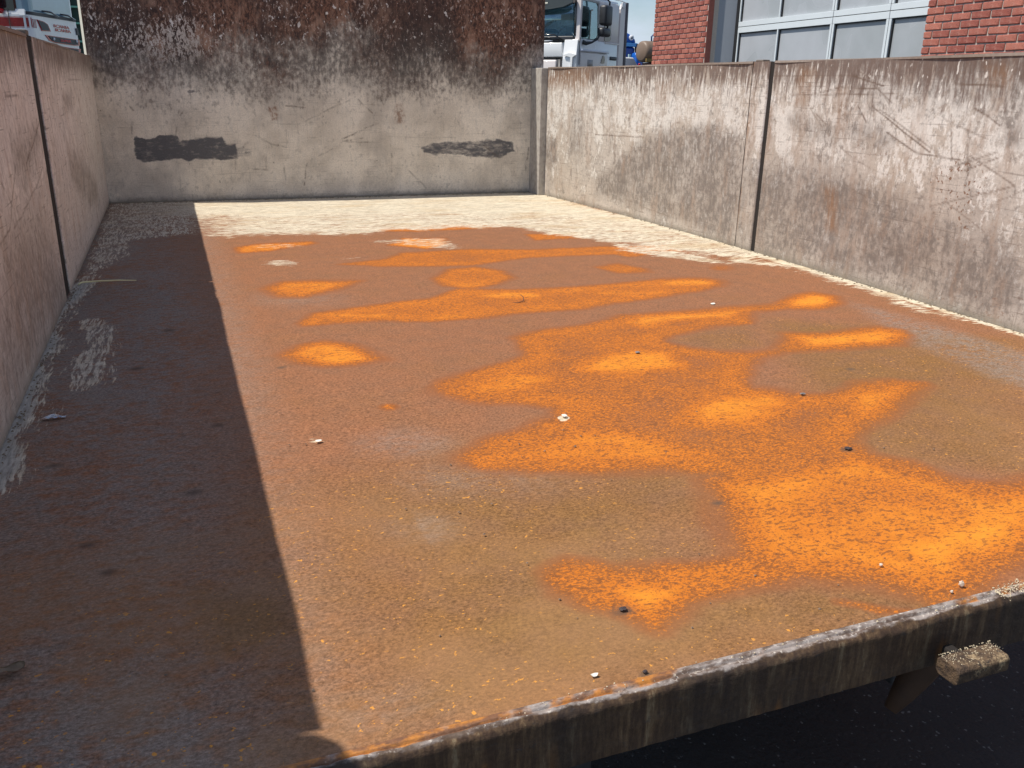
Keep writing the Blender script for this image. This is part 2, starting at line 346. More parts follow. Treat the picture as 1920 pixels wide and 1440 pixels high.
CREAM_X=[
 ([(-0.051,4.417),(2.441,4.173),(2.379,3.561),(2.417,2.157),(2.408,0.918),(2.364,0.761),(2.342,0.744),(2.36,0.879),(2.331,1.132),(2.313,1.342),(2.316,1.561),(2.32,1.785),(2.298,2.007),(2.221,2.141),(2.071,2.206),(1.98,2.478),(1.765,2.7),(1.705,2.924),(1.451,2.99),(1.226,2.958),(1.082,2.937),(0.866,2.98),(0.61,3.006),(0.444,3.023),(0.243,3.023),(0.147,2.973),(0.044,2.79)],0.56,0.1),
 ([(-0.051,4.417),(2.441,4.173),(2.379,3.561),(2.391,2.747),(2.211,2.924),(1.965,3.309),(1.2,3.478),(0.467,3.5),(0.008,3.408)],0.95,0.36),
 ([(1.992,2.501),(2.119,2.288),(2.247,1.936),(2.124,1.992),(1.976,2.163),(1.89,2.303)],0.5,0.05),
 ([(0.72,2.39),(0.705,2.359),(0.675,2.343),(0.638,2.344),(0.603,2.363),(0.578,2.395),(0.572,2.432),(0.585,2.463),(0.615,2.481),(0.654,2.48),(0.691,2.46),(0.715,2.427)],0.42,0.05),
 ([(0.952,2.428),(0.936,2.416),(0.9,2.415),(0.854,2.424),(0.809,2.441),(0.777,2.461),(0.767,2.48),(0.782,2.492),(0.818,2.494),(0.865,2.485),(0.911,2.468),(0.942,2.447)],0.28,0.03),
 ([(1.015,2.777),(1.185,2.798),(1.355,2.753),(1.361,2.544),(1.3,2.501),(1.216,2.584),(1.035,2.72)],0.42,0.05),
 ([(0.783,2.714),(0.762,2.684),(0.716,2.67),(0.658,2.677),(0.602,2.702),(0.562,2.739),(0.549,2.778),(0.568,2.809),(0.613,2.824),(0.674,2.818),(0.732,2.792),(0.772,2.754)],0.33,0.05),
 ([(0.526,0.759),(0.523,0.755),(0.516,0.754),(0.508,0.755),(0.5,0.759),(0.495,0.764),(0.494,0.77),(0.497,0.774),(0.503,0.776),(0.511,0.774),(0.519,0.77),(0.524,0.765)],0.55,0.02),
 ([(0.988,0.731),(0.983,0.725),(0.977,0.722),(0.97,0.722),(0.965,0.726),(0.963,0.732),(0.964,0.739),(0.969,0.745),(0.975,0.748),(0.982,0.748),(0.987,0.744),(0.989,0.738)],0.9,0.01),
 ([(0.694,3.409),(0.66,3.256),(0.602,3.16),(0.535,3.138),(0.474,3.193),(0.432,3.314),(0.42,3.478),(0.446,3.645),(0.505,3.766),(0.581,3.8),(0.651,3.731),(0.692,3.584)],0,0.03),
]
CREAM_Y=[
 ([(-0.005,4.27),(0.409,4.243),(0.389,3.092),(0.146,2.998),(0.146,2.675),(0.072,2.45),(0.071,2.319),(0.059,2.164),(0.033,2.028),(0.019,1.728),(0.027,1.356),(0.031,1.023),(0.035,0.801),(0.03,0.702),(-0.002,0.624),(-0.072,1.03),(-0.038,1.593),(-0.004,2.095)],0.8,0.05),
 ([(0.038,3.053),(0.151,2.959),(0.15,2.571),(0.066,2.407)],0.5,0.03),
 ([(0.052,1.773),(0.121,1.81),(0.139,1.691),(0.153,1.277),(0.137,1.191),(0.099,1.169),(0.073,1.195),(0.069,1.425)],0.5,0.025),
 ([(0.135,1.539),(0.164,1.53),(0.172,1.197),(0.147,1.206)],0.4,0.02),
 ([(0.052,1.074),(0.076,1.16),(0.09,1.062),(0.07,0.983)],0.3,0.02),
 ([(0.051,0.796),(0.063,0.792),(0.069,0.708),(0.054,0.713)],0.5,0.02),
]
OCHRE=[
 ([(0.489,0.604),(1.233,0.514),(0.798,0.0),(0.406,0.021)],0.8,0.25),
 ([(1.814,1.229),(2.324,0.849),(1.637,0.212),(1.368,0.394)],0.7,0.12),
 ([(0.597,0.239),(1.08,0.07),(1.245,-0.026),(0.734,0.004),(0.445,0.007)],1,0.12),
 ([(0.29,0.348),(0.399,0.284),(0.402,0.213),(0.308,0.195),(0.294,0.274)],0.9,0.05),
 ([(0.35,0.049),(0.454,0.051),(0.439,0.005),(0.355,0.01)],0.6,0.05),
 ([(1.433,1.129),(1.756,1.247),(1.638,1.016),(1.497,0.99)],0.5,0.05),
]
GREY=[
 ([(2.182,1.31),(2.218,0.988),(2.246,0.684),(1.971,0.471),(2.001,0.679),(2.026,0.943)],0.7,0.06),
 ([(0.035,0.646),(0.251,0.685),(0.305,0.424),(0.197,0.265),(0.077,0.362)],0.55,0.12),
 ([(0.077,0.362),(0.2,0.214),(0.404,0.069),(0.406,0.017),(0.254,0.047),(0.116,0.097)],0.55,0.12),
 ([(0.415,0.074),(0.493,0.072),(0.546,0.036),(0.501,0.018),(0.421,0.019)],0.8,0.05),
 ([(0.643,0.385),(0.631,0.368),(0.612,0.36),(0.589,0.363),(0.57,0.375),(0.558,0.394),(0.557,0.415),(0.567,0.432),(0.587,0.441),(0.61,0.439),(0.631,0.426),(0.643,0.406)],0.6,0.05),
 ([(0.852,0.48),(0.826,0.464),(0.775,0.462),(0.714,0.477),(0.658,0.503),(0.619,0.534),(0.609,0.563),(0.631,0.582),(0.682,0.585),(0.746,0.57),(0.807,0.542),(0.845,0.509)],0.35,0.08),
 ([(0.735,0.681),(0.715,0.657),(0.681,0.646),(0.64,0.652),(0.603,0.672),(0.579,0.702),(0.575,0.735),(0.592,0.762),(0.626,0.774),(0.67,0.769),(0.709,0.746),(0.733,0.714)],0.4,0.05),
 ([(0.09,1.298),(0.369,1.465),(0.346,0.653),(0.142,0.627)],0.4,0.1),
 ([(0.266,0.438),(0.262,0.425),(0.252,0.418),(0.239,0.419),(0.226,0.427),(0.217,0.441),(0.213,0.457),(0.216,0.47),(0.225,0.478),(0.239,0.477),(0.252,0.468),(0.262,0.454)],0.7,0.04),
 ([(0.355,0.287),(0.352,0.281),(0.345,0.278),(0.336,0.28),(0.327,0.285),(0.321,0.292),(0.319,0.3),(0.322,0.306),(0.329,0.309),(0.338,0.308),(0.347,0.303),(0.353,0.295)],0.7,0.03),
 ([(0.758,1.81),(0.731,1.767),(0.678,1.746),(0.612,1.753),(0.549,1.785),(0.506,1.835),(0.493,1.89),(0.515,1.936),(0.569,1.96),(0.639,1.954),(0.705,1.919),(0.749,1.866)],0.3,0.1),
]
HB_PATCH=[
 ([(0.144,0.323),(0.232,0.317),(0.272,0.342),(0.358,0.329),(0.363,0.31),(0.576,0.329),(0.586,0.289),(0.638,0.282),(0.646,0.215),(0.54,0.212),(0.436,0.217),(0.409,0.204),(0.359,0.218),(0.233,0.213),(0.181,0.2),(0.14,0.214)],1,0.012),
 ([(0.637,0.269),(0.717,0.268),(0.728,0.234),(0.686,0.217),(0.633,0.222)],0.5,0.02),
 ([(1.635,0.262),(1.697,0.29),(1.964,0.301),(2.094,0.315),(2.193,0.288),(2.21,0.243),(2.128,0.195),(2.03,0.197),(1.869,0.216),(1.727,0.222),(1.649,0.233)],0.8,0.015),
 ([(0.406,0.553),(0.47,0.56),(0.493,0.539),(0.429,0.533)],0.6,0.01),
]
HB_SOOT=[
 ([(1.091,0.811),(1.81,0.875),(1.885,0.701),(1.507,0.583),(1.08,0.616),(0.839,0.65),(0.741,0.736)],0.6,0.12),
 ([(1.44,0.783),(1.703,0.764),(1.656,0.641),(1.508,0.624),(1.481,0.704)],0.7,0.06),
 ([(0.031,0.74),(0.686,0.697),(0.728,0.571),(0.013,0.596)],0.55,0.08),
 ([(1.779,0.766),(2.345,0.783),(2.351,0.597),(1.808,0.588)],0.5,0.08),
]
HB_WHITE=[
 ([(0.122,0.814),(0.503,0.9),(0.511,0.73),(0.367,0.652),(0.187,0.672)],0.7,0.08),
 ([(-0.002,0.925),(0.216,0.912),(0.106,0.778),(-0.012,0.762)],0.3,0.1),
]
HB_RUST=[
 ([(0.82,0.474),(0.867,0.479),(0.859,0.408),(0.824,0.404)],0.8,0.01),
 ([(1.497,0.494),(1.541,0.488),(1.546,0.397),(1.494,0.393)],0.7,0.015),
]
HB_SCR=[[(1.25,0.512),(1.099,0.45),(0.97,0.389)],[(1.294,0.519),(1.37,0.445)],[(1.398,0.397),(1.279,0.348),(1.184,0.306),(1.19,0.293)],[(1.148,0.307),(1.35,0.29)],[(1.22,0.306),(1.307,0.314)],[(0.742,0.328),(0.813,0.288),(0.894,0.27)],[(0.148,0.387),(0.14,0.321)],[(0.381,0.426),(0.402,0.451)],[(0.377,0.451),(0.347,0.323)],[(0.142,0.487),(0.162,0.452)],[(0.791,0.268),(0.787,0.159)],[(0.875,0.199),(0.88,0.102)],[(1.0,0.183),(0.979,0.072)],[(1.556,0.147),(1.677,0.027)],[(2.013,0.274),(2.111,0.199)],[(0.449,0.477),(0.472,0.458)],[(0.632,0.215),(0.631,0.161)],[(2.293,0.257),(2.28,0.136)],[(1.065,0.224),(1.146,0.258)],[(0.908,0.482),(1.017,0.472)],[(1.345,0.741),(1.481,0.704),(1.644,0.762)],[(0.695,0.16),(0.803,0.151)],[(1.467,0.234),(1.467,0.134)],[(0.639,0.746),(0.689,0.729)]]
RW_DARK=[
 ([(3.291,0.232),(3.168,0.315),(3.002,0.385),(2.76,0.436),(2.484,0.462),(2.303,0.443),(2.241,0.38),(2.253,0.162),(2.276,-0.006),(2.615,0.049),(3.081,0.056),(3.474,0.072),(3.453,0.153)],0.55,0.05),
 ([(4.139,0.32),(3.921,0.319),(3.893,0.209),(3.977,0.159),(4.089,0.179)],0.55,0.03),
 ([(3.77,0.501),(3.612,0.493),(3.617,0.258),(3.776,0.232)],0.35,0.04),
 ([(2.191,0.287),(2.045,0.347),(1.808,0.358),(1.638,0.324),(1.464,0.302),(1.291,0.255),(1.153,0.216),(0.973,0.218),(0.918,-0.007),(1.401,0.014),(2.14,0.002)],0.55,0.08),
 ([(2.103,0.499),(1.934,0.523),(1.757,0.488),(1.733,0.432),(1.919,0.446)],0.4,0.04),
 ([(1.695,0.483),(1.563,0.512),(1.478,0.463),(1.51,0.415),(1.646,0.421)],0.45,0.04),
 ([(1.104,0.538),(1.043,0.54),(1.025,0.464),(1.096,0.472)],0.45,0.04),
 ([(1.828,0.65),(1.651,0.664),(1.476,0.597),(1.627,0.549),(1.779,0.593)],0.35,0.05),
 ([(1.17,0.647),(1.069,0.647),(1.046,0.553),(1.14,0.589)],0.5,0.05),
]
RW_RUST=[
 ([(1.781,0.292),(1.724,0.294),(1.687,0.148),(1.739,0.149)],0.8,0.03),
 ([(1.992,0.676),(1.895,0.667),(1.927,0.557),(1.995,0.547)],0.6,0.03),
 ([(4.243,0.681),(3.573,0.688),(3.593,0.594),(4.199,0.603)],0.6,0.04),
 ([(2.967,0.633),(2.812,0.633),(2.859,0.514),(2.928,0.523)],0.4,0.03),
 ([(1.194,0.68),(1.114,0.679),(1.108,0.622),(1.164,0.621)],0.6,0.03),
 ([(1.77,0.61),(1.721,0.61),(1.702,0.491),(1.748,0.472)],0.5,0.02),
 ([(2.27,0.633),(2.22,0.624),(2.222,0.457),(2.259,0.465)],0.8,0.01),
 ([(2.161,0.561),(2.113,0.553),(2.107,0.352),(2.145,0.349)],0.6,0.015),
]
RW_SPECK=[
 ([(1.32,0.385),(1.191,0.453),(1.117,0.39),(1.11,0.252),(1.153,0.216),(1.242,0.291),(1.329,0.34)],0.8,0.05),
 ([(1.729,0.473),(1.32,0.385),(1.329,0.34),(1.666,0.403)],0.5,0.05),
 ([(2.099,-0.036),(0.941,0.087),(0.925,0.02),(2.056,-0.008)],0.5,0.05),
 ([(1.348,0.247),(1.071,0.23),(0.957,0.153),(1.328,0.157)],0.35,0.08),
]
RW_SCR=[[(1.686,0.665),(1.611,0.634),(1.532,0.567)],[(1.609,0.622),(1.522,0.571)],[(1.601,0.557),(1.452,0.487),(1.332,0.436)],[(1.572,0.551),(1.293,0.431)],[(1.208,0.564),(1.153,0.543),(1.112,0.521)],[(1.302,0.53),(1.148,0.486)],[(1.282,0.545),(1.247,0.42)],[(1.663,0.556),(1.619,0.51)],[(1.867,0.525),(1.809,0.494)],[(1.596,0.611),(1.758,0.614),(1.906,0.588)],[(1.246,0.305),(1.09,0.241)],[(1.195,0.397),(1.096,0.439)],[(1.202,0.466),(1.182,0.384)],[(1.249,0.399),(1.107,0.452)],[(3.493,0.37),(3.026,0.383)],[(2.178,0.651),(1.593,0.649)],[(2.017,0.586),(1.507,0.597)],[(1.706,0.649),(1.565,0.619)],[(1.297,0.284),(1.025,0.372)],[(1.525,0.483),(1.389,0.431),(1.219,0.423)],[(3.007,0.065),(2.768,0.05)],[(1.206,0.445),(1.025,0.372)],[(1.292,0.627),(1.124,0.621)]]
LW_DARK=[
 ([(2.621,0.361),(3.089,0.295),(3.6,0.147),(3.619,0.09),(3.078,0.124),(2.582,0.29)],0.5,0.05),
 ([(1.538,0.466),(1.975,0.481),(2.005,0.438),(1.723,0.373),(1.605,0.361),(1.489,0.396)],0.5,0.06),
 ([(2.711,0.556),(3.035,0.552),(2.963,0.482),(2.681,0.49)],0.4,0.03),
 ([(1.209,0.307),(1.811,0.288),(2.072,0.047),(1.93,-0.046),(1.284,0.013),(0.906,0.022)],0.5,0.12),
 ([(2.19,0.686),(4.142,0.69),(4.168,0.634),(2.186,0.649)],0.45,0.05),
 ([(1.62,0.696),(1.998,0.694),(1.988,0.654),(1.579,0.657)],0.4,0.05),
]
LW_SCR=[[(2.246,0.606),(2.262,0.544),(2.263,0.469),(2.272,0.41),(2.301,0.36)],[(2.245,0.605),(2.265,0.542),(2.266,0.468),(2.275,0.408)],[(2.002,0.486),(1.84,0.438),(1.685,0.401)],[(1.95,0.378),(1.798,0.341),(1.479,0.308),(1.358,0.304)],[(1.524,0.414),(1.312,0.311),(1.198,0.297)],[(2.98,0.592),(3.458,0.592)],[(1.556,0.559),(1.734,0.557)],[(2.504,0.685),(2.473,0.643)],[(3.516,0.295),(3.551,0.188)],[(1.308,0.401),(1.399,0.341)]]

# ================= materials of the tipper body =================
def floor_material():
    t = NT('rusted_floor_steel')
    om, cx, cy, oc = t.attr('stain_a'); gr, dk, ring, _ = t.attr('stain_b')
    W1 = t.warp(0.05, 3.0)
    fine = t.noise(270, 4.0, 0.70, t.vec((0.72, 1.0, 1), (0, 0, 0.12), src=W1), 0.25)
    fine2 = t.noise(620, 1.0, 0.5)
    mid = t.noise(70, 4, 0.6, t.vec((0.6, 1, 1), src=W1))
    big = t.noise(5.0, 5, 0.6)
    n3 = t.noise(17, 4, 0.6)
    # brown skin of old rust
    och = t.math('ADD', oc, t.math('MULTIPLY_ADD', big, 0.9, -0.45), clamp=True)
    base = t.mix(och, (0.275, 0.120, 0.058), (0.215, 0.110, 0.036))
    base = t.mix(t.ss(n3, 0.35, 0.7, 0, 0.4), base, (0.200, 0.105, 0.062))
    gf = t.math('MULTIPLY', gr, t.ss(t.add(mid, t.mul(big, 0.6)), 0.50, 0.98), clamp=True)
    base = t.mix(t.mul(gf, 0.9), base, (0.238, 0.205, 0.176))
    base = t.scalec(base, t.math('MULTIPLY_ADD', fine, 2.7, -0.35, clamp=False))
    base = t.scalec(base, t.math('MULTIPLY_ADD', fine2, 0.7, 0.65))
    lite = t.mul(t.ss(t.noise(2.6, 4, .6, t.vec(loc=(6, 6, 0))), .42, .62), t.ss(t.Y, 0.9, 0.1))
    base = t.mix(t.mul(lite, .45), base, (0.34, 0.185, 0.085))
    # pinprick orange spots and dark pits
    sp = t.ss(t.noise(150, 2.0, 0.5, t.vec((0.85, 1.15, 1), (0, 0, 0.5), src=t.warp(0.02, 30))), 0.668, 0.71)
    spz = t.ss(t.noise(7, 2, 0.5, t.vec((1, 1, 1), loc=(4, 2, 0))), 0.36, 0.55)
    base = t.mix(t.mul(t.mul(sp, spz), t.ss(t.add(oc, t.ss(t.Y, 0.7, 0.1, 0, .4)), 0.05, 0.4, 0.08, 0.9)), base, (0.66, 0.29, 0.055))
    pit = t.ss(t.noise(60, 2, 0.5, t.vec((1, 1, 1), loc=(9, 1, 0))), 0.72, 0.76)
    base = t.mix(t.mul(pit, 0.55), base, (0.10, 0.055, 0.035))
    # fresh orange rust: fringe, stipple, bright core
    m = t.math('ADD', om, t.mul(t.sub(t.noise(9, 6, 0.62), 0.5), t.ss(om, 0.02, 0.3, 0.0, 0.50)), clamp=True)
    m = t.math('ADD', m, t.mul(ring, t.ss(m, 0.1, 0.35, 0, 0.10)), clamp=True)
    fr = t.mul(t.ss(m, 0.02, 0.16), t.ss(m, 0.22, 0.5, 1, 0))
    col = t.mix(t.mul(fr, 0.5), base, (0.27, 0.095, 0.034))
    tint = t.scalec((0.29, 0.092, 0.020), t.math('MULTIPLY_ADD', fine2, 0.6, 0.7))
    col = t.mix(t.ss(m, 0.10, 0.50, 0, 0.85), col, tint)
    thr = t.math('MULTIPLY_ADD', m, -0.36, 0.684)
    stip = t.ss(t.sub(fine, thr), -0.045, 0.045)
    stip = t.mul(stip, t.ss(m, 0.06, 0.28))
    oran = t.mix(t.ss(m, 0.58, 1.0), (0.57, 0.168, 0.018), (0.74, 0.270, 0.026))
    oran = t.scalec(oran, t.math('MULTIPLY_ADD', mid, 0.5, 0.75))
    col = t.mix(t.mul(stip, 0.92), col, oran)
    dots = t.ss(t.noise(135, 2.5, 0.6, t.vec((0.6, 1.1, 1), (0, 0, 0.45), src=t.warp(0.03, 9))), 0.565, 0.62)
    col = t.mix(t.mul(t.mul(dots, t.ss(m, .15, .4)), t.ss(m, 0.7, 1.0, 0.75, 0.35)), col, (0.19, 0.070, 0.024))
    # what is left of the pale paint, scraped in streaks
    sx = t.noise(9, 6, 0.68, t.vec((1.2, 11, 1), (0, 0, 0.06), src=W1))
    sy = t.noise(9, 6, 0.68, t.vec((11, 1.3, 1), (0, 0, 0.05), src=W1))
    sx2 = t.noise(34, 5, 0.74, t.vec((0.9, 3.6, 1), (0, 0, -0.08), src=W1))
    fx = t.ss(t.add(t.math('MULTIPLY_ADD', t.add(t.mul(sx, 0.55), t.mul(sx2, 0.45)), 3.2, -1.1), t.mul(cx, 1.45)), 1.02, 1.28)
    sy2 = t.noise(34, 5, 0.7, t.vec((6, 0.7, 1), (0, 0, -0.08), src=W1))
    fy = t.ss(t.add(t.math('MULTIPLY_ADD', t.add(t.mul(sy, 0.55), t.mul(sy2, 0.45)), 3.2, -1.1), t.mul(cy, 1.45)), 1.02, 1.28)
    cr = t.math('MAXIMUM', t.mul(fx, t.ss(cx, 0.02, 0.15)), t.mul(fy, t.ss(cy, 0.02, 0.15)), clamp=True)
    paint = t.mix(t.ss(t.noise(14, 5, 0.65, t.vec((0.5, 3, 1))), 0.36, 0.68), (0.66, 0.585, 0.445), (0.47, 0.40, 0.30))
    paint = t.mix(t.ss(t.noise(45, 4, 0.7, t.vec((0.4, 2, 1))), 0.54, 0.68, 0, 0.75), paint, (0.30, 0.24, 0.17))
    paint = t.mix(t.ss(t.noise(4, 4, 0.6, t.vec((0.7, 2, 1), loc=(7, 3, 0))), 0.48, 0.68, 0, 0.6), paint, (0.48, 0.36, 0.22))
    paint = t.scalec(paint, t.math('MULTIPLY_ADD', fine, 1.0, 0.5))
    paint = t.mix(t.ss(cy, 0.3, 0.7, 0, 0.75), paint, (0.37, 0.36, 0.33))  # paint greyed along the left: shade put into its colour
    paint = t.scalec(paint, t.math('MULTIPLY_ADD', t.add(t.mul(sy2, t.ss(cy, 0.2, 0.5)), t.mul(sx2, t.ss(cy, 0.5, 0.2))), 1.9, 0.05))
    col = t.mix(cr, col, paint)
    col = t.mix(t.mul(dk, 0.8), col, (0.10, 0.07, 0.05))
    h = t.add(t.mul(fine, 1.0), t.add(t.mul(mid, 0.25), t.mul(cr, 0.25)))
    t.bump(h, 0.35, 0.0010)
    rough = t.math('ADD', t.math('MULTIPLY_ADD', fine, 0.3, 0.36), t.mul(n3, 0.25), clamp=True)
    return t.fin(col, t.math('ADD', rough, 0.12, clamp=True), 0.0, 0.16)
FLOOR = floor_material()

def wall_material(name, along, tone=1.0, white=1.0, topband=1.0, cool=0.0):
    """along: 'y' for the side panels, 'x' for crosswise ones; z is up"""
    t = NT(name)
    dk, rs, scr, sk = t.attr('stain_a')
    A = (0, 1, 0) if along == 'y' else (1, 0, 0)
    def sc(h, v): return (h, h, v)
    W = t.warp(0.04, 4.0)
    str_v = t.noise(10, 6, 0.65, t.vec(sc(7, 1.1), src=W))          # vertical runs
    str_f = t.add(t.mul(t.noise(32, 6, 0.78, t.vec(sc(1.35, 0.95), (0.10, 0.10, 0), src=W)), 0.68), t.mul(t.noise(7, 4, 0.65, t.vec(sc(2.0, 0.9), loc=(4, 2, 1))), 0.34))
    mot = t.noise(9, 6, 0.62, W); fine = t.noise(150, 3, 0.6); mid = t.noise(45, 4, 0.65, t.vec(sc(1.2, .9), src=W))
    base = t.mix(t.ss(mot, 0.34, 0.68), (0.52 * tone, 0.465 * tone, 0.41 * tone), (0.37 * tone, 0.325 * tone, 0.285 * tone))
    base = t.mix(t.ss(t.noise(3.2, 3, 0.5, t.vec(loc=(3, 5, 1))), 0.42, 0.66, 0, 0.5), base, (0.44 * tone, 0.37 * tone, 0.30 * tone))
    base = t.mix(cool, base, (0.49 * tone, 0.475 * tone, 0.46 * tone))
    # chalky white runs in the upper half
    zone = t.mul(t.ss(t.Z, 0.22, 0.50), t.ss(t.Z, 0.60, 0.685, 1, 0.35))
    wv = t.ss(t.add(str_f, t.add(t.mul(zone, 0.11), t.mul(t.sub(mot, 0.5), 0.55))), 0.555, 0.635)
    base = t.mix(t.mul(wv, 0.80 * white), base, (0.70 * tone, 0.665 * tone, 0.615 * tone))
    # grey worn areas
    d2 = t.math('MULTIPLY', dk, t.ss(t.add(t.mul(str_v, .5), t.add(t.mul(mot, .6), t.mul(mid, 0.8))), 0.7, 1.2, 0.5, 2.0), clamp=True)
    base = t.mix(t.mul(d2, 0.9), base, (0.170 * tone, 0.140 * tone, 0.120 * tone))
    grit = t.ss(t.add(t.add(t.mul(mid, .6), t.mul(t.noise(13, 5, .7, t.vec(sc(1.6, 0.8))), .4)), t.mul(dk, 0.05)), 0.52, 0.64, 0, 0.68)
    base = t.mix(t.mul(t.ss(t.noise(6, 5, .68, t.vec(sc(3.2, .8), loc=(8, 1, 3))), .50, .66), .42), base, (0.30 * tone, 0.205 * tone, 0.145 * tone))
    base = t.mix(grit, base, (0.19 * tone, 0.165 * tone, 0.145 * tone))
    # horizontal scrape lines low down
    crumb = t.ss(t.noise(70, 3, 0.7, t.vec((1.2, 1.2, 1.6), loc=(2, 2, 2))), 0.59, 0.67, 0, 0.5)
    base = t.mix(t.mul(crumb, t.ss(t.Z, 0.1, 0.5, 1.0, 0.4)), base, (0.15 * tone, 0.125 * tone, 0.105 * tone))
    hs = t.ss(t.noise(16, 4, 0.6, t.vec((1.2, 1.2, 12), (0.16, 0.16, 0), src=W)), 0.585, 0.66, 0, 0.55)
    base = t.mix(t.mul(hs, t.ss(t.Z, 0.1, 0.45, 1, 0.15)), base, (0.22 * tone, 0.20 * tone, 0.18 * tone))
    # rusty brown band along the top edge
    tb = t.ss(t.add(t.Z, t.mul(t.sub(str_v, 0.5), 0.50)), 0.575, 0.69, 0, topband)
    brown = t.mix(mid, (0.075, 0.048, 0.040), (0.20, 0.135, 0.105))
    base = t.mix(t.mul(tb, 0.88), base, brown)
    # rust stains, specks
    base = t.mix(t.math('MULTIPLY', rs, t.ss(str_v, 0.35, 0.6, 0.3, 1.0), clamp=True), base, (0.25, 0.135, 0.07))
    dots = t.ss(t.noise(85, 2, 0.5, t.vec((1, 1, 0.8))), 0.68, 0.72)
    dzone = t.add(t.mul(sk, 1.0), t.ss(t.noise(5, 2), 0.62, 0.72, 0, 0.15))
    base = t.mix(t.math('MULTIPLY', t.ss(t.add(t.noise(85, 2, 0.5), t.mul(sk, 0.09)), 0.68, 0.72), t.math('ADD', dzone, 0.05, clamp=True), clamp=True), base, (0.17, 0.075, 0.035))
    chips = t.ss(t.noise(60, 2, 0.5, t.vec((1, 1, 0.45), loc=(2, 7, 3))), 0.66, 0.70)
    base = t.mix(t.mul(chips, t.ss(t.Z, 0.25, 0.6, 0.12, 0.8)), base, (0.72, 0.68, 0.62))
    # random thin scratches
    for k, (rot, sc_, lo) in enumerate((((0.7, 0.7, 0), (1, 1, 26), 0.655), ((-0.5, -0.5, 0), (1, 1, 26), 0.665), ((0.2, 0.2, 0), (22, 22, 1), 0.67))):
        s_ = t.ss(t.noise(7, 3, 0.5, t.vec(sc_, rot, (k * 3, k, 2))), lo, lo + 0.03, 0, 0.45)
        base = t.mix(s_, base, (0.15, 0.12, 0.10))
    base = t.mix(t.mul(scr, t.ss(t.noise(30, 3), 0.3, 0.5, 0.3, 0.9)), base, (0.13, 0.085, 0.06))
    base = t.scalec(base, t.math('MULTIPLY_ADD', fine, 0.5, 0.78))
    # darker brown towards the floor
    ft = t.ss(t.add(t.Z, t.mul(t.sub(mid, 0.5), 0.05)), 0.0, 0.03, 0.55, 0)
    base = t.mix(ft, base, (0.13, 0.115, 0.085))
    t.bump(t.add(t.mul(mid, .6), t.mul(fine, 0.2)), 0.25, 0.0015)
    return t.fin(base, t.math('MULTIPLY_ADD', mid, 0.5, 0.25, clamp=True), 0.0, 0.45)
WALL_SUN = wall_material('scraped_side_steel', 'y', 1.0, 1.0, 1.0)
WALL_LEFT = wall_material('shade_lifted_side_steel', 'y', 1.42, 0.7, 0.85, 0.5)  # same panel steel, lightened and cooled to offset its shade

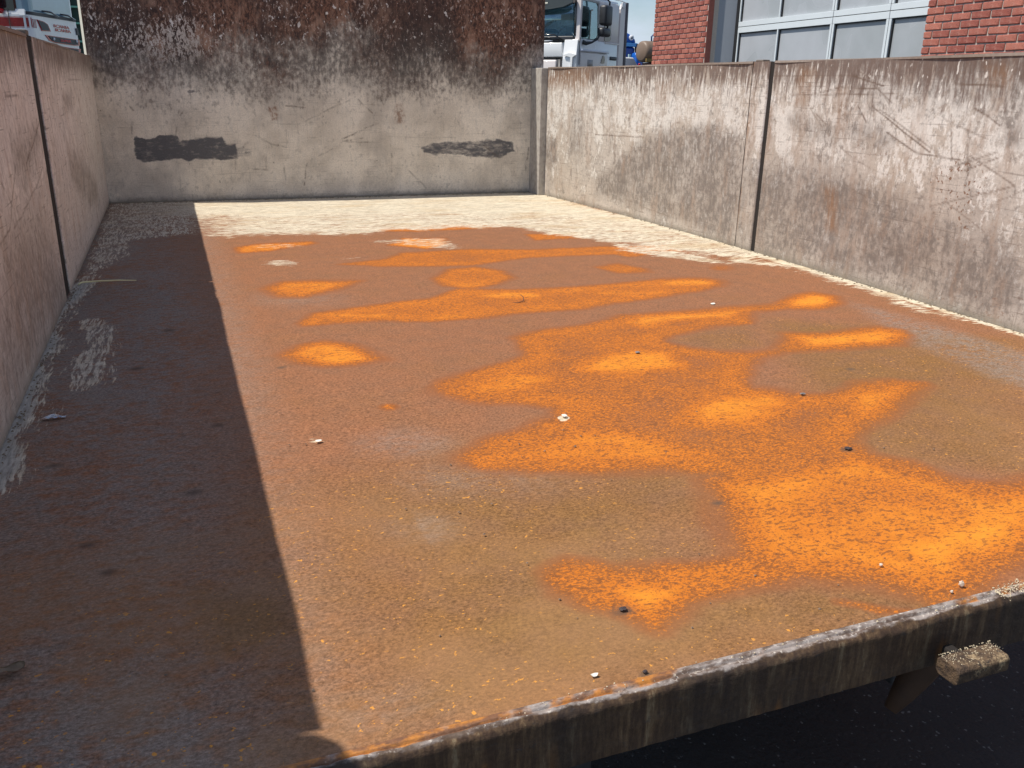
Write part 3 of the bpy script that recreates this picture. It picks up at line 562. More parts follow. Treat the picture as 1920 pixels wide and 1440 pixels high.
def headboard_material():
    t = NT('scorched_headboard_steel')
    pa, so, scr, wh = t.attr('stain_a'); rs, _, _, _ = t.attr('stain_b')
    W = t.warp(0.05, 3.5)
    str_v = t.noise(11, 6, 0.66, t.vec((6, 6, 1.0), src=W)); mid = t.noise(38, 5, 0.68, t.vec((1.3, 1.3, 0.9), src=W))
    fine = t.noise(170, 3, 0.6); mot = t.noise(6, 5, 0.6, W); cr_ = t.noise(55, 4, 0.75, t.vec((1.6, 1.6, 0.7), src=t.warp(0.03, 30)))
    low = t.mix(t.ss(mot, 0.35, 0.68), (0.82, 0.74, 0.63), (0.62, 0.55, 0.46))
    low = t.mix(t.ss(str_v, 0.48, 0.7, 0, 0.35), low, (0.56, 0.53, 0.48))
    low = t.mix(t.ss(mid, 0.54, 0.68, 0, 0.42), low, (0.32, 0.285, 0.25))
    low = t.mix(t.ss(t.noise(4, 4, 0.6, t.vec(loc=(3, 3, 8))), 0.46, 0.66, 0, 0.45), low, (0.40, 0.355, 0.31))
    low = t.mix(t.ss(t.noise(34, 3, 0.6, t.vec((1, 1, 1), loc=(5, 1, 2))), 0.70, 0.74, 0, 0.75), low, (0.15, 0.125, 0.10))
    # upper half: rust, flaking paint, soot
    rust = t.mix(t.ss(cr_, 0.38, 0.60), (0.052, 0.030, 0.025), (0.25, 0.125, 0.080))
    rust = t.mix(t.ss(t.noise(7, 4, 0.6, t.vec((3, 3, 1))), 0.5, 0.7, 0, 0.75), rust, (0.42, 0.26, 0.185))
    rust = t.mix(t.ss(t.noise(2.3, 4, 0.65, t.vec((1, 1, .7), loc=(1, 9, 4))), 0.40, 0.56, 0.75, 0), rust, (0.045, 0.032, 0.030))
    fl = t.ss(t.add(cr_, t.add(t.mul(wh, 0.17), t.mul(t.sub(t.noise(3.1, 3, .6, t.vec(loc=(8, 2, 2))), .5), .25))), 0.59, 0.64)
    rust = t.mix(t.mul(fl, t.ss(t.add(mot, t.mul(wh, 0.25)), 0.36, 0.6, 0.15, 0.95)), rust, (0.55, 0.49, 0.44))
    chips = t.ss(t.noise(48, 2.5, 0.55, t.vec((1, 1, 0.7), loc=(3, 1, 5))), 0.655, 0.69)
    chz = t.ss(t.noise(5, 3), 0.36, 0.52)
    rust = t.mix(t.mul(chips, t.mul(chz, 0.95)), rust, (0.74, 0.70, 0.66))
    hgt = t.add(t.Z, t.add(t.add(t.mul(t.sub(str_v, 0.5), 0.26), t.mul(t.sub(mid, 0.5), 0.34)), t.mul(t.sub(t.noise(3.0, 5, .66), 0.5), 0.75)))
    up = t.ss(hgt, 0.58, 0.86)
    col = t.mix(up, low, rust)
    # grey-black transition and sooty clouds
    tr = t.mul(t.ss(hgt, 0.50, 0.68), t.ss(hgt, 0.72, 0.88, 1, 0))
    col = t.mix(t.mul(tr, t.ss(mid, 0.40, 0.62, 0.12, 0.55)), col, (0.15, 0.125, 0.11))
    s2 = t.math('MULTIPLY', so, t.ss(t.add(mid, t.mul(str_v, 0.6)), 0.55, 0.9, 0.35, 1.0), clamp=True)
    col = t.mix(t.mul(s2, 0.85), col, (0.085, 0.078, 0.072))
    # roller marks of dark grey paint
    pe = t.ss(t.add(pa, t.add(t.mul(t.sub(mid, 0.5), 1.3), t.mul(t.sub(t.noise(24, 4, .6, t.vec((1, 1, 3))), 0.5), 1.2))), 0.30, 0.62)
    grey = t.mix(t.ss(t.noise(30, 4, 0.6, t.vec((1, 1, 3))), 0.56, 0.70, 0, 0.7), (0.105, 0.105, 0.115), (0.24, 0.235, 0.23))
    col = t.mix(t.mul(pe, t.ss(t.add(pa, t.mul(t.sub(t.noise(18, 5, .7, t.vec((1, 1, 2.5), loc=(2, 2, 2))), .5), 2.2)), 0.12, 1.0, 0.15, 0.97)), col, grey)
    col = t.mix(t.math('MULTIPLY', rs, t.ss(mid, 0.42, 0.6, 0.15, 0.95), clamp=True), col, (0.24, 0.12, 0.07))
    for k, (rot, sc_, lo) in enumerate((((0, 0.6, 0), (1, 1, 24), 0.66), ((0, -0.5, 0), (1, 1, 24), 0.67), ((0, 0.15, 0), (24, 24, 1), 0.66))):
        s_ = t.ss(t.noise(7, 3, 0.5, t.vec(sc_, rot, (k * 3, k, 2))), lo, lo + 0.03, 0, 0.22)
        col = t.mix(s_, col, (0.15, 0.12, 0.10))
    col = t.mix(t.mul(scr, t.ss(t.noise(26, 4, .7), 0.38, 0.6, 0.05, 0.8)), col, (0.12, 0.09, 0.07))
    col = t.scalec(col, t.math('MULTIPLY_ADD', fine, 0.7, 0.65))
    ft = t.ss(t.add(t.Z, t.mul(t.sub(mid, 0.5), 0.06)), 0.0, 0.035, 0.6, 0)
    col = t.mix(ft, col, (0.12, 0.105, 0.08))
    t.bump(t.add(t.add(mid, t.mul(fine, 0.3)), t.mul(up, t.mul(cr_, 0.8))), 0.35, 0.0025)
    return t.fin(col, t.math('MULTIPLY_ADD', mid, 0.3, 0.5, clamp=True), 0.0, 0.3)
HEADM = headboard_material()

def sill_material():
    t = NT('worn_sill_steel')
    pr, wd, _, _ = t.attr('stain_a')        # pr 0 at the floor .. 1 at the foot of the face
    n = t.noise(40, 5, 0.65, t.vec((1, 2, 2))); st = t.noise(28, 5, 0.7, t.vec((3, 3, 0.35)))
    f = t.noise(200, 3, 0.6); lo = t.noise(3.3, 2, 0.5)
    face = t.mix(t.ss(st, 0.40, 0.66), (0.070, 0.040, 0.024), (0.165, 0.100, 0.052))
    face = t.mix(t.ss(st, 0.58, 0.68, 0, 0.8), face, (0.26, 0.19, 0.11))
    face = t.mix(t.ss(t.noise(2.2, 3, .6, t.vec((2, 1, .5))), .42, .62, 0, .7), face, (0.028, 0.022, 0.020))
    face = t.mix(t.ss(n, 0.60, 0.7, 0, 0.6), face, (0.06, 0.05, 0.045))
    face = t.mix(t.ss(t.noise(6, 3, 0.5, t.vec((3, 1, 0.6))), 0.60, 0.72, 0, 0.8), face, (0.30, 0.13, 0.035))
    metal = t.mix(t.ss(n, 0.40, 0.60), (0.36, 0.31, 0.28), (0.13, 0.09, 0.07))
    metal = t.mix(t.ss(f, 0.58, 0.70, 0, 0.8), metal, (0.60, 0.55, 0.48))
    lip = t.mix(t.ss(n, 0.38, 0.6), (0.50, 0.20, 0.045), (0.20, 0.095, 0.05))
    lip = t.mix(t.ss(t.add(t.noise(14, 4, 0.6), wd), 0.56, 0.68), lip, metal)
    metal = t.mix(t.ss(t.add(t.noise(11, 5, 0.65, t.vec(loc=(3, 0, 0))), t.mul(wd, .8)), 0.38, 0.50), (0.13, 0.09, 0.065), metal)
    pn = t.add(pr, t.mul(t.sub(n, 0.5), 0.14))
    col = t.mix(t.ss(pn, 0.18, 0.23), lip, metal)
    col = t.mix(t.ss(t.add(pn, t.mul(t.sub(t.noise(9, 3, .6, t.vec(loc=(6, 1, 0))), .5), .12)), 0.27, 0.32), col, face)
    col = t.scalec(col, t.math('MULTIPLY_ADD', f, 0.8, 0.6))
    t.bump(t.add(t.mul(n, 1.0), t.mul(f, 0.4)), 0.7, 0.002)
    return t.fin(col, t.ss(n, 0.3, 0.7, 0.35, 0.7), t.mul(t.ss(pn, 0.36, 0.44, 0.12, 0), 1.0), 0.35)
SILLM = sill_material()
BARE = simple('grimy_steel', (0.17, 0.14, 0.115), 0.6, 0.1, var=0.4, scale=40)
RUSTY = simple('brown_rust', (0.16, 0.085, 0.045), 0.8, var=0.45, scale=45)
PALE_EDGE = simple('pale_worn_edge', (0.72, 0.68, 0.56), 0.6, var=0.15, scale=60)
def pale_post():
    t = NT('dusty_grey_post'); n = t.noise(30, 5, 0.65); s_ = t.noise(12, 4, 0.6, t.vec((6, 6, 1)))
    c = t.mix(t.ss(n, 0.4, 0.65), (0.44, 0.41, 0.37), (0.33, 0.30, 0.27))
    c = t.mix(t.ss(s_, 0.55, 0.7, 0, 0.6), c, (0.22, 0.19, 0.16))
    t.bump(n, 0.3, 0.002); return t.fin(c, 0.6, 0, 0.3)
POSTM = pale_post()

# ================= the ground =================
def asphalt():
    t = NT('dark_asphalt')
    v = t.vor(62, t.warp(0.02, 40)); n = t.noise(3, 5, 0.6); f = t.noise(160, 3, 0.6)
    sp = t.ss(v.outputs['Distance'], 0.20, 0.36, 1, 0)
    pick = t.ss(t.noise(40, 2, 0.5), 0.56, 0.66)
    c = t.mix(n, (0.024, 0.0245, 0.026), (0.060, 0.060, 0.062))
    c = t.mix(t.mul(sp, pick), c, (0.17, 0.18, 0.18))
    c = t.scalec(c, t.math('MULTIPLY_ADD', f, 0.8, 0.6))
    t.bump(t.add(v.outputs['Distance'], f), 0.5, 0.006)
    return t.fin(c, 0.85, 0, 0.25)
G = -1.2
me = bpy.data.meshes.new('ground')
R_ = 900
me.from_pydata([(-R_, -R_, G), (R_, -R_, G), (R_, R_, G), (-R_, R_, G)], [], [(0, 1, 2, 3)])
tag(link('ground', me, asphalt()), kind='structure')

# ================= the tipper body =================
tip = empty('tipper_truck_body', (1.2, 2.1, G), 'open steel tipper body with rusty orange floor, tall scorched headboard and scraped grey sides', 'tipper body')

# --- floor plate ---
ux = np.linspace(-0.02, 2.46, 420)
vy = [-0.0]
while vy[-1] < 4.22: vy.append(vy[-1] + 0.0042 + 0.0026 * vy[-1])
vy = np.array(vy); vy = vy / vy[-1] * 4.22
X, Y = np.meshgrid(ux, vy)
xr0 = lambda y: 2.42 - 0.0234 * np.clip(y - 2.15, 0, None) ** 2 - 0.02 * np.clip(2.15 - y, 0, 1.35) ** 2
wx = X + 0.02 * (fbm(X * 9, Y * 9, 3) - 0.5) + 0.010 * (fbm(X * 40, Y * 40, 5) - 0.5)
wy = Y + 0.02 * (fbm(X * 9 + 50, Y * 9, 4) - 0.5) + 0.010 * (fbm(X * 40 + 9, Y * 40, 6) - 0.5)
om = poly_mask(wx, wy, [(p, l * (0.94 if l < .6 else .95), f * (1.15 if l < .6 else 1.9)) for p, l, f in ORANGE])
ring = ring_mask(wx, wy, [p for p, l, f in ORANGE if l < .74], .045, .035)
om = np.clip(om + np.where(om > .2, (fbm(X * 7, Y * 7, 11) - 0.5) * 0.22, 0), 0, 1)
cx = poly_mask(wx + 0.16 * (fbm(X * 2.2, Y * 9, 81) - .5), wy + 0.26 * (fbm(X * 5, Y * 2.5, 82, 5) - .5), CREAM_X[:2]); cx = poly_mask(wx, wy, CREAM_X[2:], cx); gr = 0
cy = poly_mask(wx + .05 * (fbm(X * 3, Y * 5, 83) - .5), wy, CREAM_Y)
bandr = np.clip(1.1 - (xr0(Y) - X) / (0.045 + .04 * np.clip(Y - 1, 0, 2)), 0, 1) * (Y < 3.2)
cx = np.maximum(cx, 0.9 * bandr * np.clip(1.2 - 0.25 * (2 - Y), 0, 1))
oc = poly_mask(X, Y, OCHRE); gr = poly_mask(wx, wy, GREY)
gr = np.maximum(gr, (.95 + .8 * (fbm(X * 3, Y * 2.2, 95) - .42)) * np.clip((.50 - X) / .25, 0, 1)) * (1 - .8 * np.clip(oc, 0, 1) * (X < .6))  # left strip greyed: the panel's shade is put into the floor colour
cy = np.maximum(cy, .40 * np.clip(1.2 - X / .09, 0, 1) * (Y > .8)); cy = cy * np.where(Y > 2.25, .55, .92); cx = np.where((X < .62) & (Y > 2.0), cx * (.50 + .50 * np.clip((X - .3) / .32, 0, 1)), cx)
dk = np.zeros_like(X)
for (px, py, r) in ((1.387, .429, .011), (.742, .006, .006), (.775, .121, .011), (.30, .62, .010), (.16, .50, .008), (.19, .42, .008), (.35, .9, .009), (.2, 1.3, .012), (.5, 1.2, .008), (1.05, .33, .008), (.09, .8, .009), (.27, 1.6, .012), (1.72, .8, .009)):
    dk = np.maximum(dk, np.clip(1.4 - np.hypot((X - px) / 1.3, Y - py) / r, 0, 1))
und = (0.009 * (fbm(X * 1.6, Y * 1.6, 21, 2) - 0.5) + .0012 * np.cos(Y * 2 * np.pi / .55)) * np.clip(Y / 0.3, 0, 1) * np.clip((4.2 - Y) / .2, 0, 1) * np.clip((2.36 - X) / .1, 0, 1) * np.clip(X / .1, 0, 1)
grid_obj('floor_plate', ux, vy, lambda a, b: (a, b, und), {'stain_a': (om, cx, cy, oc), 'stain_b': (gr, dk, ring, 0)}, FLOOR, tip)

# --- sill: rounded worn edge with weld beads, then the face ---
sx = np.linspace(-0.03, 2.47, 900); prof = np.linspace(0, 1, 34)
S, Pp = np.meshgrid(sx, prof)
def sill_pos(s, p):
    # arc length profile: lip (0-.2), bead (.2-.38), face (.38-1)
    y = np.interp(p, [0, .10, .2, .28, .36, .42, 1], [0.003, -0.003, -0.006, -0.010, -0.0145, -0.0165, -0.018])
    z = np.interp(p, [0, .10, .2, .28, .36, .42, 1], [0.0006, 0.0008, -0.0012, -0.0012, -0.0055, -0.010, -0.073])
    bead = np.exp(-((p - .25) / .07) ** 2)
    n = fbm(s * 34, p * 7, 31) - 0.5; n2 = fbm(s * 110, p * 16, 37) - 0.5; n3 = fbm(s * 7, p * 2, 33) - .5
    z = z + bead * (0.0055 * n + 0.004 * n2 + .002 * n3) - np.exp(-((p - .17) / .03) ** 2) * 0.0022
    y = y + (0.004 * n3 + 0.0025 * n) * np.clip((p - .1) * 6, 0, 1) * np.clip((1.0 - p) * 1.4, 0, 1)
    y = y - 0.0016 * n2 * (p > .4)
    return s, y, z
wd = 0.22 * (vnoise(sx * 3.1, sx * 0, 5) - 0.45)[None, :] * np.ones_like(S)
wd = wd + 0.18 * np.exp(-((S - 1.03) / .2) ** 2) + 0.1 * np.exp(-((S - .82) / .05) ** 2)
grid_obj('rear_sill', sx, prof, sill_pos, {'stain_a': (Pp, wd, 0, 0)}, SILLM, tip, extra_boxes=[((-0.03, -0.0145, -0.073), (2.47, 0.05, -0.02))])
# speckled grit on the sill, right part
bm = bmesh.new()
for k in range(700):
    if k < 560:
        x = 1.24 + abs(random.gauss(0, .10)); y = random.gauss(-0.004, .006); z = 0.0012
    else:
        x = random.uniform(0.55, 2.2); y = random.gauss(-0.004, .004); z = 0.0012
    r = random.uniform(.0003, .0011)
    q = [bm.verts.new((x + random.uniform(-r, r) + dx * r, y + dy * r, z + dz * r)) for dx, dy, dz in ((-1, -1, 0), (1, -1, 0), (0, 1, 0), (0, 0, 1.1))]
    for f in ((0, 1, 3), (1, 2, 3), (2, 0, 3), (0, 2, 1)): bm.faces.new([q[i] for i in f])
GRIT = simple('pale_grit', (0.60, 0.50, 0.34), 0.8, var=0.2, scale=300)
tag(from_bm('grit', bm, GRIT, tip), kind='stuff')

# --- side panels ---
def xr(y):
    y = np.asarray(y, float)
    return 2.42 - 0.0234 * np.clip(y - 2.15, 0, None) ** 2 - 0.02 * np.clip(2.15 - y, 0, 1.35) ** 2
def side_panel(y0, y1, side, label=None):
    ny = int((y1 - y0) / 0.0045); nz = 158
    ys = np.linspace(y0, y1, ny); zs = np.linspace(0.001, 0.70, nz)
    Yv, Zv = np.meshgrid(ys, zs)
    wyy = Yv + 0.02 * (fbm(Yv * 12, Zv * 12, 41) - .5); wzz = Zv + 0.03 * (fbm(Yv * 12, Zv * 12, 43) - .5)
    dent = 0.022 * (fbm(Yv * 2.3 + 7 * side, Zv * 3.0, 51 + side, 3) - .5) * np.clip(Zv / .12, 0, 1)
    dent = dent * np.clip((Yv - y0) / .05, 0, 1) * np.clip((y1 - Yv) / .05, 0, 1)
    if side > 0:
        d = poly_mask(wyy, wzz, RW_DARK); d = np.maximum(d, np.clip((Zv - .52 - .06 * (fbm(Yv * 6, Zv * 6, 91) - .5)) * 7, 0, 1) * np.clip(1.9 - Yv, 0, .75)); r = poly_mask(wyy, wzz, RW_RUST); k = poly_mask(wyy, wzz, RW_SPECK); s = line_mask(Yv, Zv, RW_SCR, 0.0028)
        # curved sweep marks left by a bucket
        for (cy_, cz_, rr) in ((2.85, .95, .50), (2.85, .95, .60), (2.85, .95, .68), (1.4, 1.1, .75), (1.4, 1.1, .84)):
            q = np.abs(np.hypot(Yv - cy_, Zv - cz_) - rr); s = np.maximum(s, 0.5 * np.clip(1.2 - q / .003, 0, 1) * (fbm(Yv * 20, Zv * 20, 3) > .52))
        pos = lambda a, b: (xr(a) - dent * .8 * (a > -9) + 0 * b, a, b)
        x0, x1 = 2.33, 2.47
        eb = [((float(xr([y0, y1]).max()) + 0.004, y0, -0.05), (float(xr([y0, y1]).max()) + 0.035, y1, 0.6985))]
        topw = float(xr([y0, y1]).max()) + 0.035
        mat = WALL_SUN
    else:
        d = poly_mask(wyy, wzz, LW_DARK); r = 0 * d; k = 0 * d; s = line_mask(Yv, Zv, LW_SCR, 0.003)
        pos = lambda a, b: (dent * .8 + 0 * b, a, b)
        eb = [((-0.035, y0, -0.05), (-0.006, y1, 0.6985))]
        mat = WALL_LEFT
    o = grid_obj('side_panel', ys, zs, pos, {'stain_a': (d, r, s, k)}, mat, tip, eb)
    # folded top rim closes the sheet to its backing
    n = 160; yy = np.linspace(y0, y1, n)
    bm = bmesh.new(); prev = None
    for yv in yy:
        if side > 0: a, b = float(xr(yv)) - .002, topw + .002
        else: a, b = -0.037, 0.002
        wz = .0035 * (fbm(np.array([yv * 3.3]), np.array([2. + side]), 77, 4)[0] - .5) * 2; wx_ = .004 * (fbm(np.array([yv * 4.]), np.array([5. + side]), 78, 3)[0] - .5)
        ring = [bm.verts.new((a, yv, .696)), bm.verts.new((a + .001 + wx_ * (side > 0), yv, .703 + wz)), bm.verts.new((b - .001 - wx_, yv, .703 + wz)), bm.verts.new((b, yv, .696))]
        if prev:
            for j in range(4): bm.faces.new([prev[j], prev[(j + 1) % 4], ring[(j + 1) % 4], ring[j]])
        else: bm.faces.new(ring[::-1])
        prev = ring
    bm.faces.new(prev)
    from_bm('top_rim', bm, RIMM, tip)
    # end caps so that the joint reads as thick steel
    return o
RIMM = simple('brown_worn_rim', (0.24, 0.19, 0.155), 0.6, var=0.45, scale=70)
side_panel(0.11, 2.130, 1); side_panel(2.262, 4.04, 1)
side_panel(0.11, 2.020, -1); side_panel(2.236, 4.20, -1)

def ragged_strip(name, side, pts_lo, pts_hi, x_in, x_out, mat):
    """strip between two slightly wavering vertical edges"""
    bm = bmesh.new(); prev = None; n = 40
    for i in range(n + 1):
        z = 0.001 + (0.702 - .001) * i / n
        a = pts_lo + 0.004 * (vnoise(np.array([z * 14.]), np.array([3.]), 7)[0] - .5) - 0.0
        b = pts_hi + 0.006 * (vnoise(np.array([z * 9.]), np.array([8.]), 9)[0] - .5) - 0.006 * math.exp(-((z - .18) / .12) ** 2)
        xi = x_in(z)
        ring = [bm.verts.new((xi, a + .004, z)), bm.verts.new((xi + .0025 * side, a, z)), bm.verts.new((x_out, a, z)), bm.verts.new((x_out, b, z)), bm.verts.new((xi + .0025 * side, b, z)), bm.verts.new((xi, b - .004, z))]
        if prev:
            for j in range(6): bm.faces.new([prev[j], prev[(j + 1) % 6], ring[(j + 1) % 6], ring[j]])
        else: bm.faces.new(ring[::-1])
        prev = ring
    bm.faces.new(prev)
    o = from_bm(name, bm, mat, tip)
    o.data.color_attributes.new('stain_a', 'FLOAT_COLOR', 'POINT').data.foreach_set('color', [0.0] * 4 * len(o.data.vertices))
    return o
SHADE_BLACK = simple('black_shade_tone', (0.018, 0.014, 0.012), 0.9, var=.4, scale=50)  # black colour stands in for deep shade in the gaps
# stakes between the panels, standing beside a narrow open joint
ys = np.linspace(2.156, 2.2575, 40); zs = np.linspace(0.001, .7025, 158)
Yv, Zv = np.meshgrid(ys, zs)
ed = np.minimum(Yv - 2.156, 2.2575 - Yv)
r_ = np.clip(1 - np.abs(Zv - .47) / .14, 0, 1) * np.clip((Yv - 2.185) / .03, 0, 1) * .7
r_ = np.maximum(r_, .6 * np.clip(1 - np.abs(Yv - 2.252) / .008, 0, 1) * (fbm(Yv * 5, Zv * 12, 2) > .45))
edge_w = 0.004 * (fbm(Zv * 18, Yv * 0, 14) - .4)
grid_obj('side_stake', ys, zs, lambda a, c: (2.4165 + np.clip(.004 - ed, 0, .004) * 1.2 + .003 * (fbm(a * 30, c * 14, 15) - .5), a + edge_w * np.clip((a - 2.20) / .05, 0, 1), c), {'stain_a': (0.25 * (Zv < .35), r_, np.zeros_like(Yv), 0.5 * r_)}, WALL_SUN, tip, [((2.4225, 2.156, -.05), (2.455, 2.2575, .702))])
box('joint_shade', WORLD, (2.4235, 2.131, -.02), (2.4275, 2.155, .70), SHADE_BLACK, tip)  # black strip paints the shade over the stake's cheek
box('joint_shade', WORLD, (2.4265, 2.2580, -.02), (2.430, 2.2615, .70), SHADE_BLACK, tip)
ragged_strip('side_stake', -1, 2.134, 2.230, lambda z: 0.001, -0.05, WALL_LEFT)
box('latch_pin', WORLD, (-0.03, 2.09, .704), (-0.006, 2.135, .718), BARE, tip, .003)
box('joint_shade', WORLD, (-.030, 2.2305, -.02), (-.008, 2.2355, .699), SHADE_BLACK, tip)  # black filler added to block sun through the crack
box('joint_light_stop', WORLD, (-0.05, 2.022, 0.69), (-0.002, 2.132, 0.703), SHADE_BLACK, tip)  # added box, stops sun leaking over the top of the joint
for s, x, y0, y1 in ((1, 2.462, 2.08, 2.30), (-1, -0.004, 2.0205, 2.1325)):
    box('joint_backing', WORLD, (min(x, x + .02 * s), y0, -0.03), (max(x, x + .02 * s), y1, 0.699), SHADE_BLACK, tip)  # black backing paints the joint as dark as its shade
box('latch_pin', WORLD, (2.418, 2.20, .701), (2.45, 2.245, .709), BARE, tip, .003)
# rear posts, a little taller than the panels
for s, x0, x1 in ((1, 2.385, 2.46), (-1, -0.06, -0.004)):
    prism('rear_post', WORLD, [(-0.01, -0.05), (0.107, -0.05), (0.107, 0.70), (0.09, 0.735), (0.06, 0.752), (0.01, 0.752), (-0.01, 0.73)], x0, x1, POSTM, tip, axis='u', bev=0.004)
# corner post at the headboard, right
prism('corner_post', WORLD, [(2.300, 4.052), (2.347, 4.046), (2.352, 4.20), (2.300, 4.20)], 0.0, 0.699, POSTM, tip, axis='w', bev=0.003)

# --- headboard ---
ux = np.linspace(-0.012, 2.374, 520); vz = np.linspace(0.0, 1.20, 262)
X, Z = np.meshgrid(ux, vz)
wx = X + 0.03 * (fbm(X * 14, Z * 14, 61) - .5); wz = Z + 0.025 * (fbm(X * 14, Z * 14, 63) - .5)
pa = poly_mask(wx, wz, HB_PATCH); so = poly_mask(wx, wz, HB_SOOT); wh = poly_mask(wx, wz, HB_WHITE); rs = poly_mask(wx, wz, HB_RUST)
sc = line_mask(X + .012 * (fbm(X * 12, Z * 12, 67) - .5), Z + .012 * (fbm(X * 12, Z * 12, 68) - .5), HB_SCR, 0.0042)
hd = 0.008 * (fbm(X * 2, Z * 2, 71, 3) - .5)
grid_obj('headboard', ux, vz, lambda a, b: (a, 4.2 + hd, b), {'stain_a': (pa, so, sc, wh), 'stain_b': (rs, 0, 0, 0)}, HEADM, tip, [((-0.012, 4.2045, -0.05), (2.374, 4.235, 1.20))])
# chamfered edge strip of the headboard on the left catches the sun
prism('edge_strip', WORLD, [(-0.024, 4.214), (-0.0125, 4.196), (-0.0125, 4.235), (-0.024, 4.235)], 0.0, 1.2, PALE_EDGE, tip, axis='w')
box('top_rail', WORLD, (-0.03, 4.19, 1.201), (2.39, 4.25, 1.26), RUSTY, tip, .008)
# weld bead and dirt in the corner at the foot of the headboard
bm = bmesh.new()
pts = []; rad = []
for i in range(121):
    x = 0.002 + 2.30 * i / 120
    pts.append((x, 4.196, 0.001)); rad.append(0.005 + 0.005 * random.random() ** 2)
tube_bm(bm, pts, rad, 6)
from_bm('corner_weld', bm, simple('dirty_weld', (0.24, 0.21, 0.16), 0.8, var=.4, scale=60), tip)

def block_mat():
    t = NT('gritty_block_steel'); n = t.noise(70, 6, .7); n2 = t.noise(25, 4, .6); f = t.noise(400, 3, .6)
    c = t.mix(t.ss(n, .38, .6), (0.055, 0.036, 0.025), (0.14, 0.09, 0.052))
    c = t.mix(t.ss(t.add(n2, t.mul(f, .3)), .70, .84), c, (0.36, 0.26, 0.15))
    c = t.mix(t.ss(t.noise(130, 3, .6), .60, .68), c, (0.05, .04, .035))
    t.bump(t.add(n, t.mul(f, .4)), 1.0, .004); return t.fin(c, .7, 0, .3)
# --- block in front of the sill and the hook under it ---
bl = prism('stop_block', WORLD, [(-0.080, -0.023), (-0.056, -0.023), (-0.052, -0.027), (-0.052, -0.041), (-0.057, -0.046), (-0.080, -0.046), (-0.084, -0.042), (-0.084, -0.027)], 1.100, 1.180, SILLM, tip, axis='u', bev=0.0015)
bl.data.materials.clear(); bl.data.materials.append(block_mat())
box('block_bracket', WORLD, (1.150, -0.060, -0.070), (1.165, -0.014, -0.047), SHADE_BLACK, tip, .003)  # blackened to paint the shadow between block and sill
bm = bmesh.new()
for k in range(190):
    x = random.uniform(1.10, 1.183); y = random.gauss(-0.060, .007); r = random.uniform(.0003, .0008)
    y = min(max(y, -.081), -.053)
    q = [bm.verts.new((x + dx * r, y + dy * r, -0.0228 + dz * r)) for dx, dy, dz in ((-1, -1, 0), (1, -1, 0), (0, 1, 0), (0, 0, 1.2))]
    for f in ((0, 1, 3), (1, 2, 3), (2, 0, 3), (0, 2, 1)): bm.faces.new([q[i] for i in f])
tag(from_bm('grit', bm, GRIT, tip), kind='stuff')
tube('hook', [(1.30, .10, -.08), (1.285, .10, -.16), (1.262, .10, -.20), (1.24, .10, -.232), (1.222, .10, -.256)], [.034, .030, .024, .017, .010], simple('hook_rust', (0.07, 0.035, 0.018), 0.8, var=0.45, scale=45), tip, 8)
box('cross_member', WORLD, (0.0, 0.06, -0.11), (2.44, 0.14, -0.012), BARE, tip)
for x in (0.72, 1.6): box('body_rail', WORLD, (x, 0.14, -0.22), (x + .09, 4.2, -0.012), BARE, tip)
for y in np.arange(0.75, 4.2, 0.55): box('cross_member', WORLD, (0.0, float(y), -0.10), (2.44, float(y) + .06, -0.012), BARE, tip)

# unseen chassis, wheels and mudguards, added to block light under the body
ch = empty('light_blocking_chassis', (1.2, 1.4, G), 'unseen truck chassis with rear wheels, added to block light under the tipper floor', 'truck chassis')
BLK = simple('black_rubber', (0.025, 0.025, 0.026), 0.8, var=.3, scale=20)
CHM = simple('dark_chassis_paint', (0.035, 0.035, 0.037), 0.6, var=.3, scale=10)
for x in (0.79, 1.51): box('chassis_rail', WORLD, (x, 0.35, -0.48), (x + .08, 6.5, -0.225), CHM, ch, .004)
lathe('axle', (0.3, 1.6, -0.68), (1, 0, 0), [(0, .07), (1.8, .07)], CHM, ch, 12)
for x in (0.02, 0.34, 1.76, 2.08):
    w = lathe('wheel', (x, 1.6, -0.68), (1, 0, 0), [(0, .30), (0, .48), (.03, .515), (.25, .515), (.28, .48), (.28, .30)], BLK, ch, 40)
    lathe('rim', (x + .1, 1.6, -0.68), (1, 0, 0), [(0, .298), (.08, .298)], CHM, w, 24)
for x in (-0.02, 1.72): box('mudguard', WORLD, (x, 0.95, -0.16), (x + .68, 2.25, -0.135), CHM, ch, .01)

# dirt crumbs gathered along the walls and scattered over the floor
bm = bmesh.new()
def crumb(x, y, r, z=0.001):
    q = [bm.verts.new((x + (dx + random.uniform(-.3, .3)) * r, y + (dy + random.uniform(-.3, .3)) * r, z + dz * r)) for dx, dy, dz in ((-1, -1, -.3), (1, -1, -.3), (1, 1, -.3), (-1, 1, -.3), (-.5, -.4, .6), (.5, -.3, .7), (.1, .6, .5))]
    for f in ((0, 1, 5, 4), (1, 2, 5), (2, 6, 5), (2, 3, 6), (3, 4, 6), (3, 0, 4), (4, 5, 6), (3, 2, 1, 0)): bm.faces.new([q[i] for i in f])
for k in range(900):
    u = random.random()
    if u < .40: crumb(0.004 + abs(random.gauss(0, .007)), random.uniform(.75, 4.18), random.uniform(.0006, .0022))
    elif u < .75: crumb(random.uniform(0.01, 2.3), 4.185 - abs(random.gauss(0, .012)), random.uniform(.0015, .0055))
    else:
        y = random.uniform(.8, 4.0); crumb(float(xr(y)) - .003 - abs(random.gauss(0, .008)), y, random.uniform(.001, .0035))
tag(from_bm('dirt_crumbs', bm, simple('dry_dirt', (0.24, 0.19, 0.13), .9, var=.5, scale=120), tip), kind='stuff')
bm = bmesh.new()
for k in range(330): crumb(random.uniform(.05, 2.3), random.uniform(.03, 1) ** 1.3 * 4, random.uniform(.0006, .0017))
